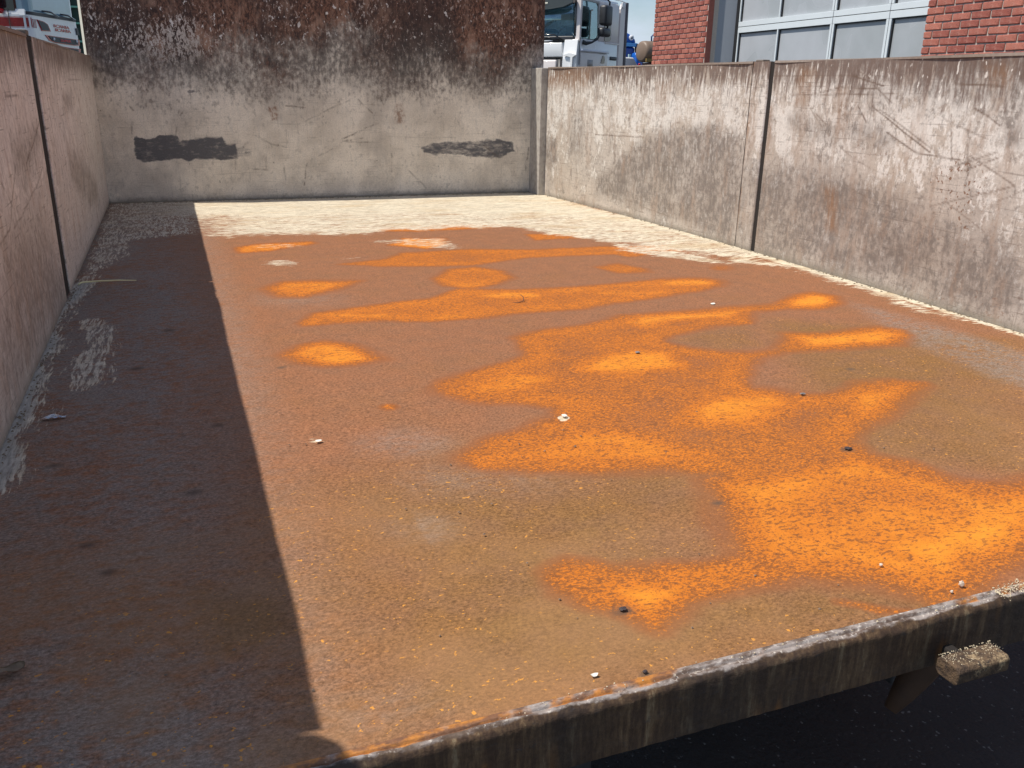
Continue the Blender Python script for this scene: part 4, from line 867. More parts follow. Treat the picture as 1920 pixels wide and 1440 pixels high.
tag(from_bm('rust_grit', bm, simple('fine_rust_grit', (0.20, 0.14, 0.10), .9, var=.8, scale=5), tip), kind='stuff')

# ================= small things lying on the floor =================
def blob(name, loc, size, mat, label, cat, flat=0.5, seed=0, rot=0.0, bend=0.0, group=None):
    r = random.Random(seed); bm = bmesh.new()
    bmesh.ops.create_icosphere(bm, subdivisions=2, radius=1.0)
    for v in bm.verts:
        k = 1 + r.uniform(-.22, .22); x, y, z = v.co * k
        v.co = Vector((x * size[0], y * size[1], z * size[2] + bend * (x * x)))
    zmin = min(v.co.z for v in bm.verts)
    for v in bm.verts: v.co.z -= zmin
    o = from_bm(name, bm, mat, None, False); o.location = loc; o.rotation_euler = (0, 0, rot)
    return tag(o, label, cat, group)
WHITE_CHIP = simple('white_paint_chip', (0.80, 0.76, 0.66), 0.6, var=.15, scale=200)
STONE = simple('pale_pebble', (0.62, 0.52, 0.42), 0.8, var=.25, scale=200)
GREYST = simple('grey_pebble', (0.20, 0.19, 0.185), 0.8, var=.3, scale=200)
DARKF = simple('dark_rust_flake', (0.05, 0.035, 0.035), 0.7, var=.4, scale=150)
zf = 0.0015
blob('paint_flake', (0.974, .736, zf), (0.0050, 0.0070, 0.0010), WHITE_CHIP, 'largest white paint flake, at the edge of the wide orange stain in mid floor', 'paint flake', group='white paint flakes on the floor', seed=1)
blob('pebble', (1.311, 1.059, zf), (0.0063, 0.0056, 0.0017), GREYST, 'grey pebble in the middle of the bright yellow-orange oval', 'pebble', group='pebbles on the floor', seed=2)
blob('paint_flake', (1.768, 1.429, zf), (0.0084, 0.0070, 0.0014), WHITE_CHIP, 'slim white flake on brown floor toward the right side panel', 'paint flake', group='white paint flakes on the floor', seed=3, rot=.6)
blob('paint_flake', (.511, .761, zf), (0.0056, 0.0049, 0.0008), WHITE_CHIP, 'white splash-like flake on brown floor just right of the shadow edge', 'paint flake', group='white paint flakes on the floor', seed=4)
blob('rust_flake', (1.387, .429, zf), (0.0070, 0.0056, 0.0013), DARKF, 'dark oval rust flake at the narrow waist of the orange stain', 'rust flake', group='dark rust flakes on the floor', seed=5)
blob('paper_scrap', (.687, .021, zf), (0.0042, 0.0029, 0.0008), WHITE_CHIP, 'tiny white curled scrap close to the rear sill', 'scrap', seed=6, bend=.0025)
blob('rust_flake', (.742, .008, zf), (0.0031, 0.0025, 0.0014), DARKF, 'small round dark flake lying on the lip of the rear sill', 'rust flake', group='dark rust flakes on the floor', seed=7)
blob('rust_flake', (.775, .121, zf), (0.0049, 0.0042, 0.0014), DARKF, 'dark flake on the small orange stain nearest the sill', 'rust flake', group='dark rust flakes on the floor', seed=8)
blob('pebble', (1.149, .096, zf), (0.0028, 0.0022, 0.0020), STONE, 'white pebble on the big orange stain, farther from the sill', 'pebble', group='pebbles on the floor', seed=9)
blob('pebble', (1.210, .022, zf), (0.0035, 0.0032, 0.0042), STONE, 'pinkish white pebble above the stop block, larger of two together', 'pebble', group='pebbles on the floor', seed=10)
blob('pebble', (1.187, .015, zf), (0.0022, 0.0018, 0.0017), STONE, 'tiny white pebble beside a larger one above the stop block', 'pebble', group='pebbles on the floor', seed=11)
blob('pebble', (1.498, .690, zf), (0.0056, 0.0042, 0.0021), GREYST, 'small grey pebble between orange stain and the brown patch at right', 'pebble', group='pebbles on the floor', seed=12)
# bent curl of swarf
tube('metal_curl', [(1.205 + .0, 1.617, .002), (1.222, 1.606, .003), (1.238, 1.612, .006), (1.244, 1.628, .013), (1.240, 1.642, .018)], [.0007, .0011, .0011, .001, .0006], DARKF)
tag(bpy.data.objects['metal_curl'], 'thin dark curl of metal lying on the long orange band', 'metal curl')
# thin pale yellow strand, slightly raised off the floor
STRAND = simple('pale_strand', (0.86, 0.80, 0.46), 0.45, var=.08, scale=60)
tube('strand', [(.014, 2.207, .004), (.022, 2.214, .008), (.034, 2.2165, .009), (.08, 2.214, .010), (.13, 2.211, .0095), (.178, 2.208, .007)], [.0022, .0026, .0026, .0025, .0022, .0012], STRAND)
tag(bpy.data.objects['strand'], 'long pale straw on the shaded floor at the foot of the left stake', 'strand')
# dry leaf at the left edge of the picture
def leaf(name, c, L, Wd, rot, mat, label, cat, curl=.35, seed=0):
    bm = bmesh.new(); n = 8; rows = []
    for i in range(n + 1):
        t = i / n; w = Wd * math.sin(math.pi * min(1, t * .97 + .02)) ** .7
        x = (t - .5) * L; row = []
        for s in (-1, -.5, 0, .5, 1):
            row.append(bm.verts.new((x, s * w, .002 + curl * abs(s) ** 2 * w + .003 * math.sin(t * 7 + s))))
        rows.append(row)
    for i in range(n):
        for k in range(4): bm.faces.new([rows[i][k], rows[i][k + 1], rows[i + 1][k + 1], rows[i + 1][k]])
    bmesh.ops.solidify(bm, geom=bm.faces[:], thickness=0.0006)
    o = from_bm(name, bm, mat, None, True); o.location = (*c, 0.002); o.rotation_euler = (0, 0, rot)
    return tag(o, label, cat)
leaf('dry_leaf', (.103, .236), .034, .0085, .35, simple('dry_leaf_tan', (.42, .34, .25), .7, var=.3, scale=80), 'curled tan dry leaf in the shade by the left panel', 'leaf')
# crumpled foil
bm = bmesh.new(); n = 9; rr = random.Random(12); vs = []
for i in range(n):
    for j in range(5):
        x = (i / (n - 1) - .5) * .042; y = (j / 4 - .5) * .018 * (1 - .55 * abs(i / (n - 1) * 2 - 1))
        vs.append(bm.verts.new((x + rr.uniform(-.002, .002), y, .001 + rr.random() * .007 * (1 - abs(i / (n - 1) * 2 - 1)))))
for i in range(n - 1):
    for j in range(4): bm.faces.new([vs[i * 5 + j], vs[(i + 1) * 5 + j], vs[(i + 1) * 5 + j + 1], vs[i * 5 + j + 1]])
bmesh.ops.solidify(bm, geom=bm.faces[:], thickness=0.0004)
o = from_bm('foil_scrap', bm, simple('crumpled_foil', (0.75, 0.75, 0.76), 0.22, 1.0, var=.1, scale=100))
o.location = (.067, 1.022, .002); tag(o, 'crumpled shiny foil scrap on the shaded floor beside the left panel', 'foil scrap')

# ================= brick building =================
a_ = math.radians(4.1475)
P_ = Vector((5.93327512, 4.92310564, 0)); HD = Vector((math.sin(a_), math.cos(a_), 0)); NN = Vector((-HD.y, HD.x, 0))
FB = Frame(P_, HD, NN)          # u away from us along the facade, v out of the wall, w up
bld = empty('brick_building', (P_.x, P_.y, G), 'red brick workshop with pale mortar behind the right side panel', 'building')
def brick_mat():
    t = NT('red_brick'); r = t.rand()
    n = t.noise(22, 5, 0.65); f = t.noise(110, 3, 0.6)
    c = t.mix(r, (0.27, 0.080, 0.062), (0.47, 0.175, 0.125))
    c = t.mix(t.ss(n, 0.5, 0.75, 0, 0.6), c, (0.50, 0.24, 0.19))
    c = t.mix(t.ss(t.noise(34, 3, .6, t.vec((1, 1, 2.2), loc=(1, 4, 2))), 0.635, 0.68, 0, .9), c, (0.08, 0.022, 0.018))
    c = t.scalec(c, t.math('MULTIPLY_ADD', f, 0.6, 0.7))
    t.bump(t.add(n, f), 0.6, 0.006); return t.fin(c, 0.85, 0, 0.2)
BRICK = brick_mat(); MORTAR = simple('pale_mortar', (0.46, 0.41, 0.36), 0.9, var=.2, scale=60)
def slab(name, s0, s1, v0, v1, z0, z1, mat, parent=bld, bev=0.0): return box(name, FB, (s0, v0, z0), (s1, v1, z1), mat, parent, bev)
slab('mortar_wall', 3.555, 4.93, -0.30, -0.007, G, 4.6, MORTAR)
slab('mortar_wall', -9.0, 0.045, -0.30, -0.007, G, 4.6, MORTAR)
slab('mortar_wall', 0.05, 3.55, -0.30, -0.007, 3.3, 4.6, MORTAR)
slab('back_wall', -9.0, 4.93, -8.0, -7.8, G, 4.6, MORTAR)
slab('end_wall', 4.70, 4.92, -7.8, -0.31, G, 4.6, MORTAR)
slab('end_wall', -8.99, -8.8, -7.8, -0.31, G, 4.6, MORTAR)
slab('roof', -9.1, 5.0, -8.1, 0.04, 4.605, 4.75, simple('grey_roof_trim', (.25, .26, .27), .5))
pitch, chh, BL, BH = 0.183, 0.0566, 0.171, 0.0475
def brick_bm(bm, fr, s0, s1, z0, z1, seed):
    r = random.Random(seed); j = lambda a: r.uniform(-a, a)
    f = []
    c = .004
    for s, z in ((s0 + c, z0), (s1 - c, z0), (s1, z0 + c), (s1, z1 - c), (s1 - c, z1), (s0 + c, z1), (s0, z1 - c), (s0, z0 + c)):
        f.append((s + j(.0016), z + j(.0016)))
    A = [bm.verts.new(fr(s, -.02, z)) for s, z in f]; B = [bm.verts.new(fr(s, -.001 + j(.001), z)) for s, z in f]
    cx_, cz_ = (s0 + s1) / 2, (z0 + z1) / 2
    Cc = [bm.verts.new(fr(cx_ + (s - cx_) * .93, .003 + j(.0012), cz_ + (z - cz_) * .82)) for s, z in f]
    for R1, R2 in ((A, B), (B, Cc)):
        for i in range(8): bm.faces.new([R1[i], R1[(i + 1) % 8], R2[(i + 1) % 8], R2[i]])
    bm.faces.new(Cc)
LOC = Frame((0, 0, 0), (1, 0, 0), (0, 1, 0))
def brick_proto(l, seed):
    bm = bmesh.new(); brick_bm(bm, LOC, 0, l, 0, BH, seed)
    bmesh.ops.recalc_face_normals(bm, faces=bm.faces)
    me = bpy.data.meshes.new('brick'); bm.to_mesh(me); bm.free(); me.materials.append(BRICK)
    return me
protos = {}
rotm = Matrix((HD, NN, Vector((0, 0, 1)))).transposed().to_4x4()
stuff = bmesh.new(); nb = 0
def lay(s_lo, s_hi, zr0, zr1, vis, flip):
    global nb
    k0 = 0; z = G + .004
    row = 0
    while z + BH < 4.6:
        if zr0 <= z and z + BH <= zr1 + 4.6:
            off = 0.0 if row % 2 == 0 else pitch / 2
            x = s_hi - off - (0 if off == 0 else 0)
            cells = []
            if off: cells.append((s_hi - pitch / 2 + .012, s_hi))
            while x > s_lo + .03:
                lo = max(x - BL, s_lo); cells.append((lo, x)); x -= pitch
            for (c0, c1) in cells:
                l = round(c1 - c0, 2)
                if vis(c0, c1, z):
                    key = (l, random.randrange(4))
                    if key not in protos: protos[key] = brick_proto(c1 - c0, hash(key) & 0xffff)
                    o = bpy.data.objects.new('brick', protos[key]); C.objects.link(o)
                    o.parent = bld; o.matrix_parent_inverse = Matrix.Translation(-bld.location)
                    o.matrix_basis = Matrix.Translation(FB(c0, random.uniform(-.0015, .0015), z)) @ rotm; nb += 1
                else: brick_bm(stuff, FB, c0, c1, z, z + BH, row * 77 + int(c0 * 1000))
        z += chh; row += 1
lay(3.552, 4.935, G, 9, lambda a, b, z: .86 < z < 1.70, 0)
lay(-5.0, 0.05, G, 9, lambda a, b, z: a > -1.25 and .84 < z < 1.36, 1)
tag(from_bm('brickwork', stuff, BRICK, bld), kind='stuff')
# end face of the left pier
slab('pier_return', 3.544, 3.5515, -0.072, -0.004, G, 4.6, simple('shaded_brick_return', (0.30, 0.10, 0.075), .85, var=.35, scale=30))
PANEL = simple('grey_steel_cladding', (0.30, 0.325, 0.36), 0.45, var=.04, scale=3)
prism('jamb_cladding', FB, [(3.600, -0.070), (3.586, -0.072), (3.462, -0.330), (3.60, -0.36)], G, 3.3, PANEL, bld, axis='w')
prism('jamb_cladding', FB, [(-0.03, -0.05), (0.046, -0.05), (0.046, -0.36), (-0.03, -0.36)], G, 3.3, PANEL, bld, axis='w')

dr = empty('workshop_door', FB(1.7, -.31, G), 'tall pale aluminium workshop door with frosted panes set in the brick wall', 'workshop door')
ALU = simple('pale_aluminium', (0.66, 0.71, 0.73), 0.38, 0.0, var=.05, scale=6, coat=.2)
def pane_mat():
    t = NT('frosted_pane'); n = t.noise(1.4, 3, .5); f = t.noise(9, 4, .6)
    c = t.mix(t.ss(n, .38, .62), (0.36, 0.385, 0.40), (0.43, 0.45, 0.475)); c = t.scalec(c, t.math('MULTIPLY_ADD', f, .14, .93))
    return t.fin(c, t.math('MULTIPLY_ADD', n, .15, .20), 0, .6)
PANE = pane_mat(); SEAL = simple('black_rubber_seal', (0.012, .012, .013), .6)
def ds(name, s0, s1, v0, v1, z0, z1, mat, bev=.0): return slab(name, s0, s1, v0, v1, z0, z1, mat, dr, bev)
ds('seal', 3.390, 3.468, -.345, -.318, G, 3.3, SEAL)
rows_z = [(-1.17, -0.96 + .9 - .95), ]
joints = [-0.84, 0.22, 1.28, 2.34]
cols = [(3.388, 2.598), (2.572, 1.700), (1.632, 0.905), (0.833, 0.06)]
tops = joints + [3.3]
zb = G
for k, zj in enumerate(tops):
    z0 = zb + (.056 if k else .06); z1 = zj - .062 if k < len(tops) - 1 else zj - .05
    for (sa, sb) in cols:
        ds('pane', sb + .003, sa - .022 if sa > 3.3 else sa - .003, -.345, -.338, z0 - .004, z1 + .004, PANE)
        # dark glazing bead along the head and the near jamb
        ds('glazing_bead', sb + .001, sa - .02 if sa > 3.3 else sa - .001, -.337, -.321, z1 - .010, z1, SEAL)
        ds('glazing_bead', (sa - .034 if sa > 3.3 else sa - .012), (sa - .024 if sa > 3.3 else sa - .001), -.337, -.323, z0, z1 - .0105, SEAL)
    # stiles of this row
    for (s0, s1) in ((3.366, 3.388), (2.574, 2.596), (1.669, 1.698), (1.634, 1.661), (0.872, 0.903), (0.835, 0.865), (0.03, 0.058)):
        ds('stile', s0, s1, -.345, -.312, z0 + .001, z1 - .001, ALU, .002)
    for (s0, s1) in ((3.388, 1.669), (1.661, 0.872), (0.865, 0.03)):
        ds('rail', s1, s0, -.345, -.311, z1, zj - .003, ALU, .002)
        if k < len(tops) - 1: ds('rail', s1, s0, -.345, -.311, zj + .003, zj + .055, ALU, .002)
    zb = zj
RUSTG = simple('rusty_joint', (0.10, 0.05, 0.03), .8, var=.4, scale=50)
for s in (1.665, 0.8685): ds('joint_strip', s - .0035, s + .0035, -.345, -.318, G, 3.3, RUSTG)

# ================= white truck beyond the headboard's right edge =================
PAINTW = simple('white_truck_paint', (0.86, 0.87, 0.87), 0.25, coat=.6, var=.03, scale=3)
PAINTG = simple('shade_toned_truck_paint', (0.80, 0.73, 0.70), 0.35, coat=.3, var=.05, scale=3)  # copy of the white paint, toned for the cab's shaded side
DKPL = simple('dark_truck_plastic', (0.035, .036, .04), .45, var=.2, scale=12)
BLKG = simple('black_gloss', (0.012, .013, .016), .12, coat=.5, var=.1)
def glass_mat(name, tint=(0.62, 0.78, 0.82), see=0.62):
    t = NT(name); t.b.inputs['Base Color'].default_value = (0.02, 0.03, 0.04, 1); t.b.inputs['Roughness'].default_value = .04
    tr = t.t.nodes.new('ShaderNodeBsdfTransparent'); tr.inputs[0].default_value = (*tint, 1)
    ad = t.t.nodes.new('ShaderNodeMixShader'); ad.inputs[0].default_value = see
    t.b.inputs['Metallic'].default_value = 1.0; t.b.inputs['Base Color'].default_value = (0.50, 0.66, 0.72, 1)
    t.t.links.new(t.b.outputs[0], ad.inputs[1]); t.t.links.new(tr.outputs[0], ad.inputs[2]); t.t.links.new(ad.outputs[0], t.out.inputs[0])
    return t.m
GLASS = glass_mat('cab_glass')
a2 = math.radians(52.6); hu = Vector((math.sin(a2), math.cos(a2), 0)); hv = Vector((-hu.y, hu.x, 0))
FW = Frame((7.535, 14.735, 0), hu, hv)   # u back along the side, v across the front
wt = empty('white_truck', FW(1, 1.1, G), 'white truck cab with black side mirrors, standing between headboard and brick building', 'truck')
def wb(name, a, b, mat, bev=0.0, parent=wt, smooth=True): return box(name, FW, a, b, mat, parent, bev, 3, smooth)
lower = wb('cab_body', (0.0, 0.0, -0.25), (1.66, 2.3, 1.465), PAINTW, .05)
# corner panel between front and door, flared lower down
prism('corner_panel', FW, [(-0.09, -0.1), (-0.05, -0.1), (0.0, 0.9), (0.0, 1.44), (-0.03, 1.44), (-0.09, 1.1)], 0.02, .30, PAINTW, wt, axis='u' if False else 'v', bev=.01)
wb('front_panel', (-0.05, 0.34, 1.135), (0.03, 1.96, 1.385), PAINTW, .015)
wb('front_slot', (-0.02, 0.30, 1.095), (0.02, 2.0, 1.130), BLKG, .0)
wb('grille', (-0.03, 0.36, 0.2), (0.0, 0.45, 1.094), DKPL, .0)
wb('front_panel', (-0.055, 0.455, 0.35), (0.03, 1.86, 1.085), PAINTG, .03)
wb('cowl', (-0.03, 0.12, 1.39), (0.05, 2.18, 1.50), DKPL, .02)
wb('roof', (0.02, 0.02, 2.10), (1.64, 2.28, 2.20), PAINTW, .045)
wb('roof_cap', (0.35, 0.25, 2.19), (1.5, 2.05, 2.42), PAINTW, .09)
wb('rear_wall', (1.56, 0.02, 1.44), (1.65, 2.28, 2.12), PAINTG, .01)
wb('rear_quarter', (0.78, 0.004, 1.44), (1.655, 0.055, 2.14), PAINTG, .015)
wb('rear_quarter', (0.78, 2.245, 1.44), (1.655, 2.296, 2.14), PAINTG, .015)
for v0, v1 in ((0.002, 0.10), (2.20, 2.298)):
    prism('pillar', FW, [(-0.01, 1.40), (0.055, 1.40), (0.075, 2.14), (0.01, 2.14)], v0, v1, PAINTG, wt, bev=.012)
wb('pillar_trim', (-0.016, 0.085, 1.50), (0.0, 0.125, 2.10), BLKG, .004)
wsc = wb('windscreen', (0.005, 0.10, 1.48), (0.017, 2.20, 2.10), GLASS)
# curved dark sun visor
vis = [(0.10, 2.045), (0.30, 1.985), (0.55, 1.955), (0.85, 1.945), (1.45, 1.945), (1.75, 1.955), (2.0, 1.985), (2.2, 2.045), (2.2, 2.16), (0.10, 2.16)]
prism('sun_visor', FW, vis, -0.14, -0.03, simple('smoked_visor', (0.03, .032, .035), .12, coat=.6), wt, axis='u', bev=.012)
wb('visor_lamp', (-0.15, .62, 2.04), (-0.139, .80, 2.07), simple('lamp_lens', (.8, .75, .6), .15, coat=.5), .003)
win = [(0.03, 1.47), (0.60, 1.47), (0.70, 1.50), (0.74, 1.56), (0.70, 2.05), (0.64, 2.10), (0.08, 2.10)]
prism('door_glass', FW, win, 0.020, 0.030, GLASS, wt)
prism('window_frame', FW, [(0.40, 1.47), (0.425, 1.47), (0.425, 1.94), (0.50, 1.96), (0.50, 1.985), (0.40, 1.96)], 0.006, .018, BLKG, wt)
prism('door_edge', FW, [(-0.004, 1.0), (0.006, 1.0), (0.012, 1.47), (0.002, 1.47)], -.004, .004, DKPL, wt)
wb('sill_moulding', (0.02, -0.05, 1.235), (1.17, 0.01, 1.275), simple('cool_white_ledge', (.70, .74, .84), .3, coat=.3), .012)
door = wb('door_panel', (0.03, -0.022, 0.80), (1.16, 0.0, 1.222), PAINTG, .01)
prism('door_handle', FW, [(0.86, 1.05), (1.01, 1.05), (1.03, 1.12), (1.0, 1.19), (0.93, 1.19)], -.03, -.021, BLKG, door)
wb('grab_recess', (.30, -.026, .98), (.52, -.021, 1.10), simple('recess_grey', (.45, .43, .42), .5), .0)
prism('quarter_window', FW, [(1.02, 1.455), (1.26, 1.465), (1.30, 1.50), (1.28, 1.95), (1.22, 2.04), (0.97, 2.05)], -.006, .006, BLKG, wt, bev=.002)
wb('side_moulding', (1.05, -.012, 1.415), (1.68, .008, 1.437), PAINTG, .003)
wb('exhaust_bracket', (1.30, -.02, 1.12), (1.6, .2, 1.19), DKPL, .02)
# tall side deflector behind the cab
prism('air_deflector', FW, [(1.70, -.2), (1.93, -.2), (1.93, 2.20), (1.80, 2.20), (1.70, 2.08)], 0.0, .05, PAINTG, wt, bev=.008)
wb('deflector_edge', (1.931, -0.012, -.2), (2.035, 0.05, 2.215), simple('dark_rubber_edge', (.10, .085, .095), .6), .008)
wb('work_lamp', (1.72, -.02, 2.10), (1.84, .0, 2.20), simple('bright_lamp', (.9, .9, .88), .3), .01)
tube('roof_rail', [FW(.9, 0.05, 2.215), FW(1.4, .05, 2.235), FW(1.78, .05, 2.235), FW(1.98, .05, 2.22)], .012, PAINTW, wt)
# mirrors on their arm
mir = wb('mirror', (0.44, -0.30, 1.70), (0.74, -0.14, 2.055), DKPL, .05)
mir2 = wb('mirror', (0.38, -0.29, 1.505), (0.72, -0.14, 1.665), DKPL, .05)
tube('mirror_arm', [FW(.50, -.12, 2.16), FW(.66, -.20, 2.16), FW(.73, -.22, 2.12), FW(.74, -.20, 1.8), FW(.74, -.18, 1.55)], .018, DKPL, wt)
tube('mirror_arm', [FW(.10, -.01, 1.40), FW(.16, -.05, 1.375), FW(.27, -.12, 1.40), FW(.36, -.18, 1.46), FW(.40, -.2, 1.53)], [.04, .035, .018, .018, .018], DKPL, wt)
tube('wiper', [FW(-.05, .33, 1.42), FW(-.06, .50, 1.52), FW(-.06, .8, 1.525), FW(-.06, 1.2, 1.515)], .013, BLKG, wt)
tube('wiper', [FW(-.05, .42, 1.43), FW(-.06, .62, 1.47), FW(-.06, .95, 1.47)], .014, BLKG, wt)
wb('badge', (-.055, .55, 1.405), (-.03, .73, 1.428), PAINTW, .0)
# corner air foil
prism('corner_foil', FW, [(0.0, 1.165), (0.05, 1.195), (.16, 1.205), (.24, 1.18), (.27, 1.155), (.15, 1.145), (.11, 1.13), (.12, .6), (.085, .6), (.08, 1.13), (.05, 1.14)], -.13, -.09, PAINTW, wt, axis='u', bev=.006)
# inside of the cab
INT = simple('pale_teal_interior', (0.42, 0.50, 0.50), .7, var=.2, scale=3)
wb('dashboard', (0.06, .12, 1.40), (.45, 2.18, 1.50), INT, .03)
for v in (.45, 1.55):
    wb('seat', (1.0, v, 1.15), (1.2, v + .42, 1.85), simple('dark_seat', (.10, .13, .14), .8), .06)
    wb('headrest', (1.02, v + .09, 1.86), (1.12, v + .33, 1.99), simple('dark_seat', (.10, .13, .14), .8), .03)
wb('cabin_curtain', (1.50, .1, 1.45), (1.55, 2.2, 2.09), simple('pale_curtain', (.55, .62, .60), .8, var=.25, scale=5), .01)
bm = bmesh.new(); c0 = FW(.40, .48, 1.57); k = 20; pts = []
for i in range(k + 1):
    q = 2 * math.pi * i / k; pts.append(c0 + hv * .20 * math.cos(q) + (Vector((0, 0, 1)) * .75 + hu * .65).normalized() * .20 * math.sin(q))
tube_bm(bm, pts, .016, 6); from_bm('steering_wheel', bm, DKPL, wt, True)
for (u, v) in ((.75, .05), (.75, 2.0), (4.2, .05), (4.2, 1.9)):
    lathe('wheel', FW(u, v, G + .5), hv, [(0, .28), (0, .46), (.03, .5), (.25, .5), (.28, .46), (.28, .28)], BLK, wt, 28)
wb('chassis_frame', (.1, .7, -.55), (6.0, 1.6, -.3), CHM, .01)
wb('front_bumper', (-.08, .05, -.85), (.2, 2.25, -.26), PAINTW, .05)

# ================= white and red truck beyond the left panel =================
a1 = math.radians(18); h1 = Vector((math.sin(a1), math.cos(a1), 0)); n1 = Vector((h1.y, -h1.x, 0))
FR = Frame((-1.694, 17.228, 0), h1, n1)   # u across the front (away), v out of the front face
rt = empty('white_red_truck', FR(1, -1, G), 'white truck cab with red stripes and red lettering beyond the left side panel', 'truck')
RED = simple('red_truck_paint', (0.52, 0.012, 0.022), 0.25, coat=.5, var=.08)
def rb(name, a, b, mat, bev=0.0, parent=rt): return box(name, FR, a, b, mat, parent, bev, 4, True)
bm = bmesh.new()
out = []
rc = .17
for (cx_, cy_, q0) in ((1.90 - rc, -rc, 90), (-0.02 + rc - .08, -rc, 180 - 0),):
    pass
def rounded(u0, u1, v0, v1, r, n=6):
    P = []
    for (cu, cv, s) in ((u1 - r, v1 - r, 0), (u0 + r, v1 - r, 90)):
        for i in range(n + 1):
            q = math.radians(s + 90 * i / n); P.append((cu + r * math.cos(q), cv + r * math.sin(q)))
    return P + [(u0, v0), (u1, v0)]
cab = rounded(-0.10, 1.92, -1.9, 0.0, .16)
prism('cab_body', FR, cab, -0.7, 1.615, PAINTW, rt, axis='w', smooth=False)
# sloped corner piece up to the side window
prism('window_ledge', FR, [(-0.10, 1.60), (0.06, 1.615), (-0.02, 1.66), (-0.085, 1.70)], -1.2, -0.06, PAINTW, rt)
lower_cowl = prism('cowl', FR, rounded(-0.085, 1.90, -.5, 0.012, .16), 1.616, 1.668, DKPL, rt, axis='w')
glass = prism('windscreen', FR, rounded(-0.07, 1.84, -.55, -0.01, .20), 1.669, 2.42, simple('sky_tinted_windscreen', (0.20, 0.34, 0.42), .06, var=.3, scale=1.5, coat=1.0), rt, axis='w')  # the sky's reflection is painted into the glass colour
prism('roof', FR, rounded(-0.10, 1.9, -1.9, .03, .2), 2.421, 2.75, PAINTW, rt, axis='w', bev=.03)
prism('side_wall', FR, [(-0.10, -1.9), (-0.10, -1.25), (-0.06, -1.25), (-0.06, -1.9)], 1.616, 2.42, PAINTW, rt, axis='w')
prism('side_window', FR, [(-0.085, -1.24), (-0.085, -0.56), (-0.05, -0.56), (-0.05, -1.24)], 1.70, 2.42, BLKG, rt, axis='w')
prism('pillar', FR, [(-0.095, -0.60), (-0.095, -0.22), (0.02, -0.10), (0.05, -.2), (0.0, -0.6)], 1.669, 2.42, BLKG, rt, axis='w')
prism('door_gap', FR, [(-0.104, -0.335), (-0.104, -0.323), (-0.098, -0.323), (-0.098, -0.335)], 0.2, 1.70, BLKG, rt, axis='w')
# red band wrapping the corner, then three thin stripes
def wrap(name, v_from, q1, z0, z1, mat, off=.003, shear=0.0):
    """strip following the cab side and the rounded corner; v_from: start on the side, q1: end (metres along)"""
    path = []
    L = 0; r = .16
    s = v_from
    def pos(d):
        side_len = 1.9 - r
        if d < side_len: return (-0.10 - off, -1.9 + d)
        d -= side_len; arc = r * math.pi / 2
        if d < arc:
            q = math.pi - d / r; return (0.06 + (r + off) * math.cos(q), -r + (r + off) * math.sin(q))
        return (0.06 + d - arc, off)
    bm = bmesh.new(); prev = None; n = 24
    for i in range(n + 1):
        d0 = v_from + (q1 - v_from) * i / n
        a = pos(d0 + shear * (0 if i < n else 1)); b = pos(d0)
        row = [bm.verts.new(FR(b[0], b[1], z1)), bm.verts.new(FR(a[0], a[1], z0))]
        if prev: bm.faces.new([prev[0], row[0], row[1], prev[1]])
        prev = row
    bmesh.ops.solidify(bm, geom=bm.faces[:], thickness=0.002)
    return from_bm(name, bm, mat, rt)
side = 1.9 - .16; arc = .16 * math.pi / 2
wrap('red_band', 0.0, side + arc * .80, 1.42, 1.565, RED)
for k in range(3):
    d = side + arc * .86 + k * .045
    wrap('red_stripe', d, d + .022, 1.41, 1.555, RED)
wrap('pinstripe', 0.0, side + arc * .80, 1.405, 1.412, RED); wrap('pinstripe', 0.0, side + arc * .8, 1.573, 1.580, RED)
def onf(name, pts, v0, v1, mat, parent=rt, bev=0.0): return prism(name, FR, pts, v0, v1, mat, parent, bev=bev)
onf('vent_surround', [(0.17, 1.555), (0.42, 1.535), (0.56, 1.50), (0.65, 1.385), (0.30, 1.375)], .000, .012, RED)
onf('vent', [(0.19, 1.545), (0.41, 1.527), (0.54, 1.49), (0.60, 1.395), (0.31, 1.388)], .0125, .018, DKPL)
onf('vent', [(1.72, 1.50), (1.80, 1.51), (1.85, 1.38), (1.735, 1.385)], .002, .018, DKPL)
onf('grille_surround', [(0.40, 1.318), (1.83, 1.298), (1.80, 1.195), (1.55, 1.185), (0.75, 1.20), (0.55, 1.225)], .000, .012, RED)
onf('grille', [(0.50, 1.306), (1.74, 1.29), (1.72, 1.21), (1.55, 1.197), (0.78, 1.212), (0.62, 1.235)], .0125, .02, DKPL)
for u in (.70, 1.66): lathe('lamp', FR(u, .021, 1.262), n1, [(0, .03), (.012, .026), (.02, .01)], simple('clear_lamp', (.75, .77, .8), .15, coat=.6), rt, 14)
onf('lower_grille', [(1.0, 1.150), (1.83, 1.135), (1.80, 1.075), (1.0, 1.07)], .000, .012, RED)
onf('lower_grille', [(0.98, 1.140), (1.70, 1.125), (1.70, 1.08), (0.98, 1.08)], .0125, .018, DKPL)
rb('bumper', (-.08, -.5, -.9), (1.9, .06, -.72), PAINTW, .02)
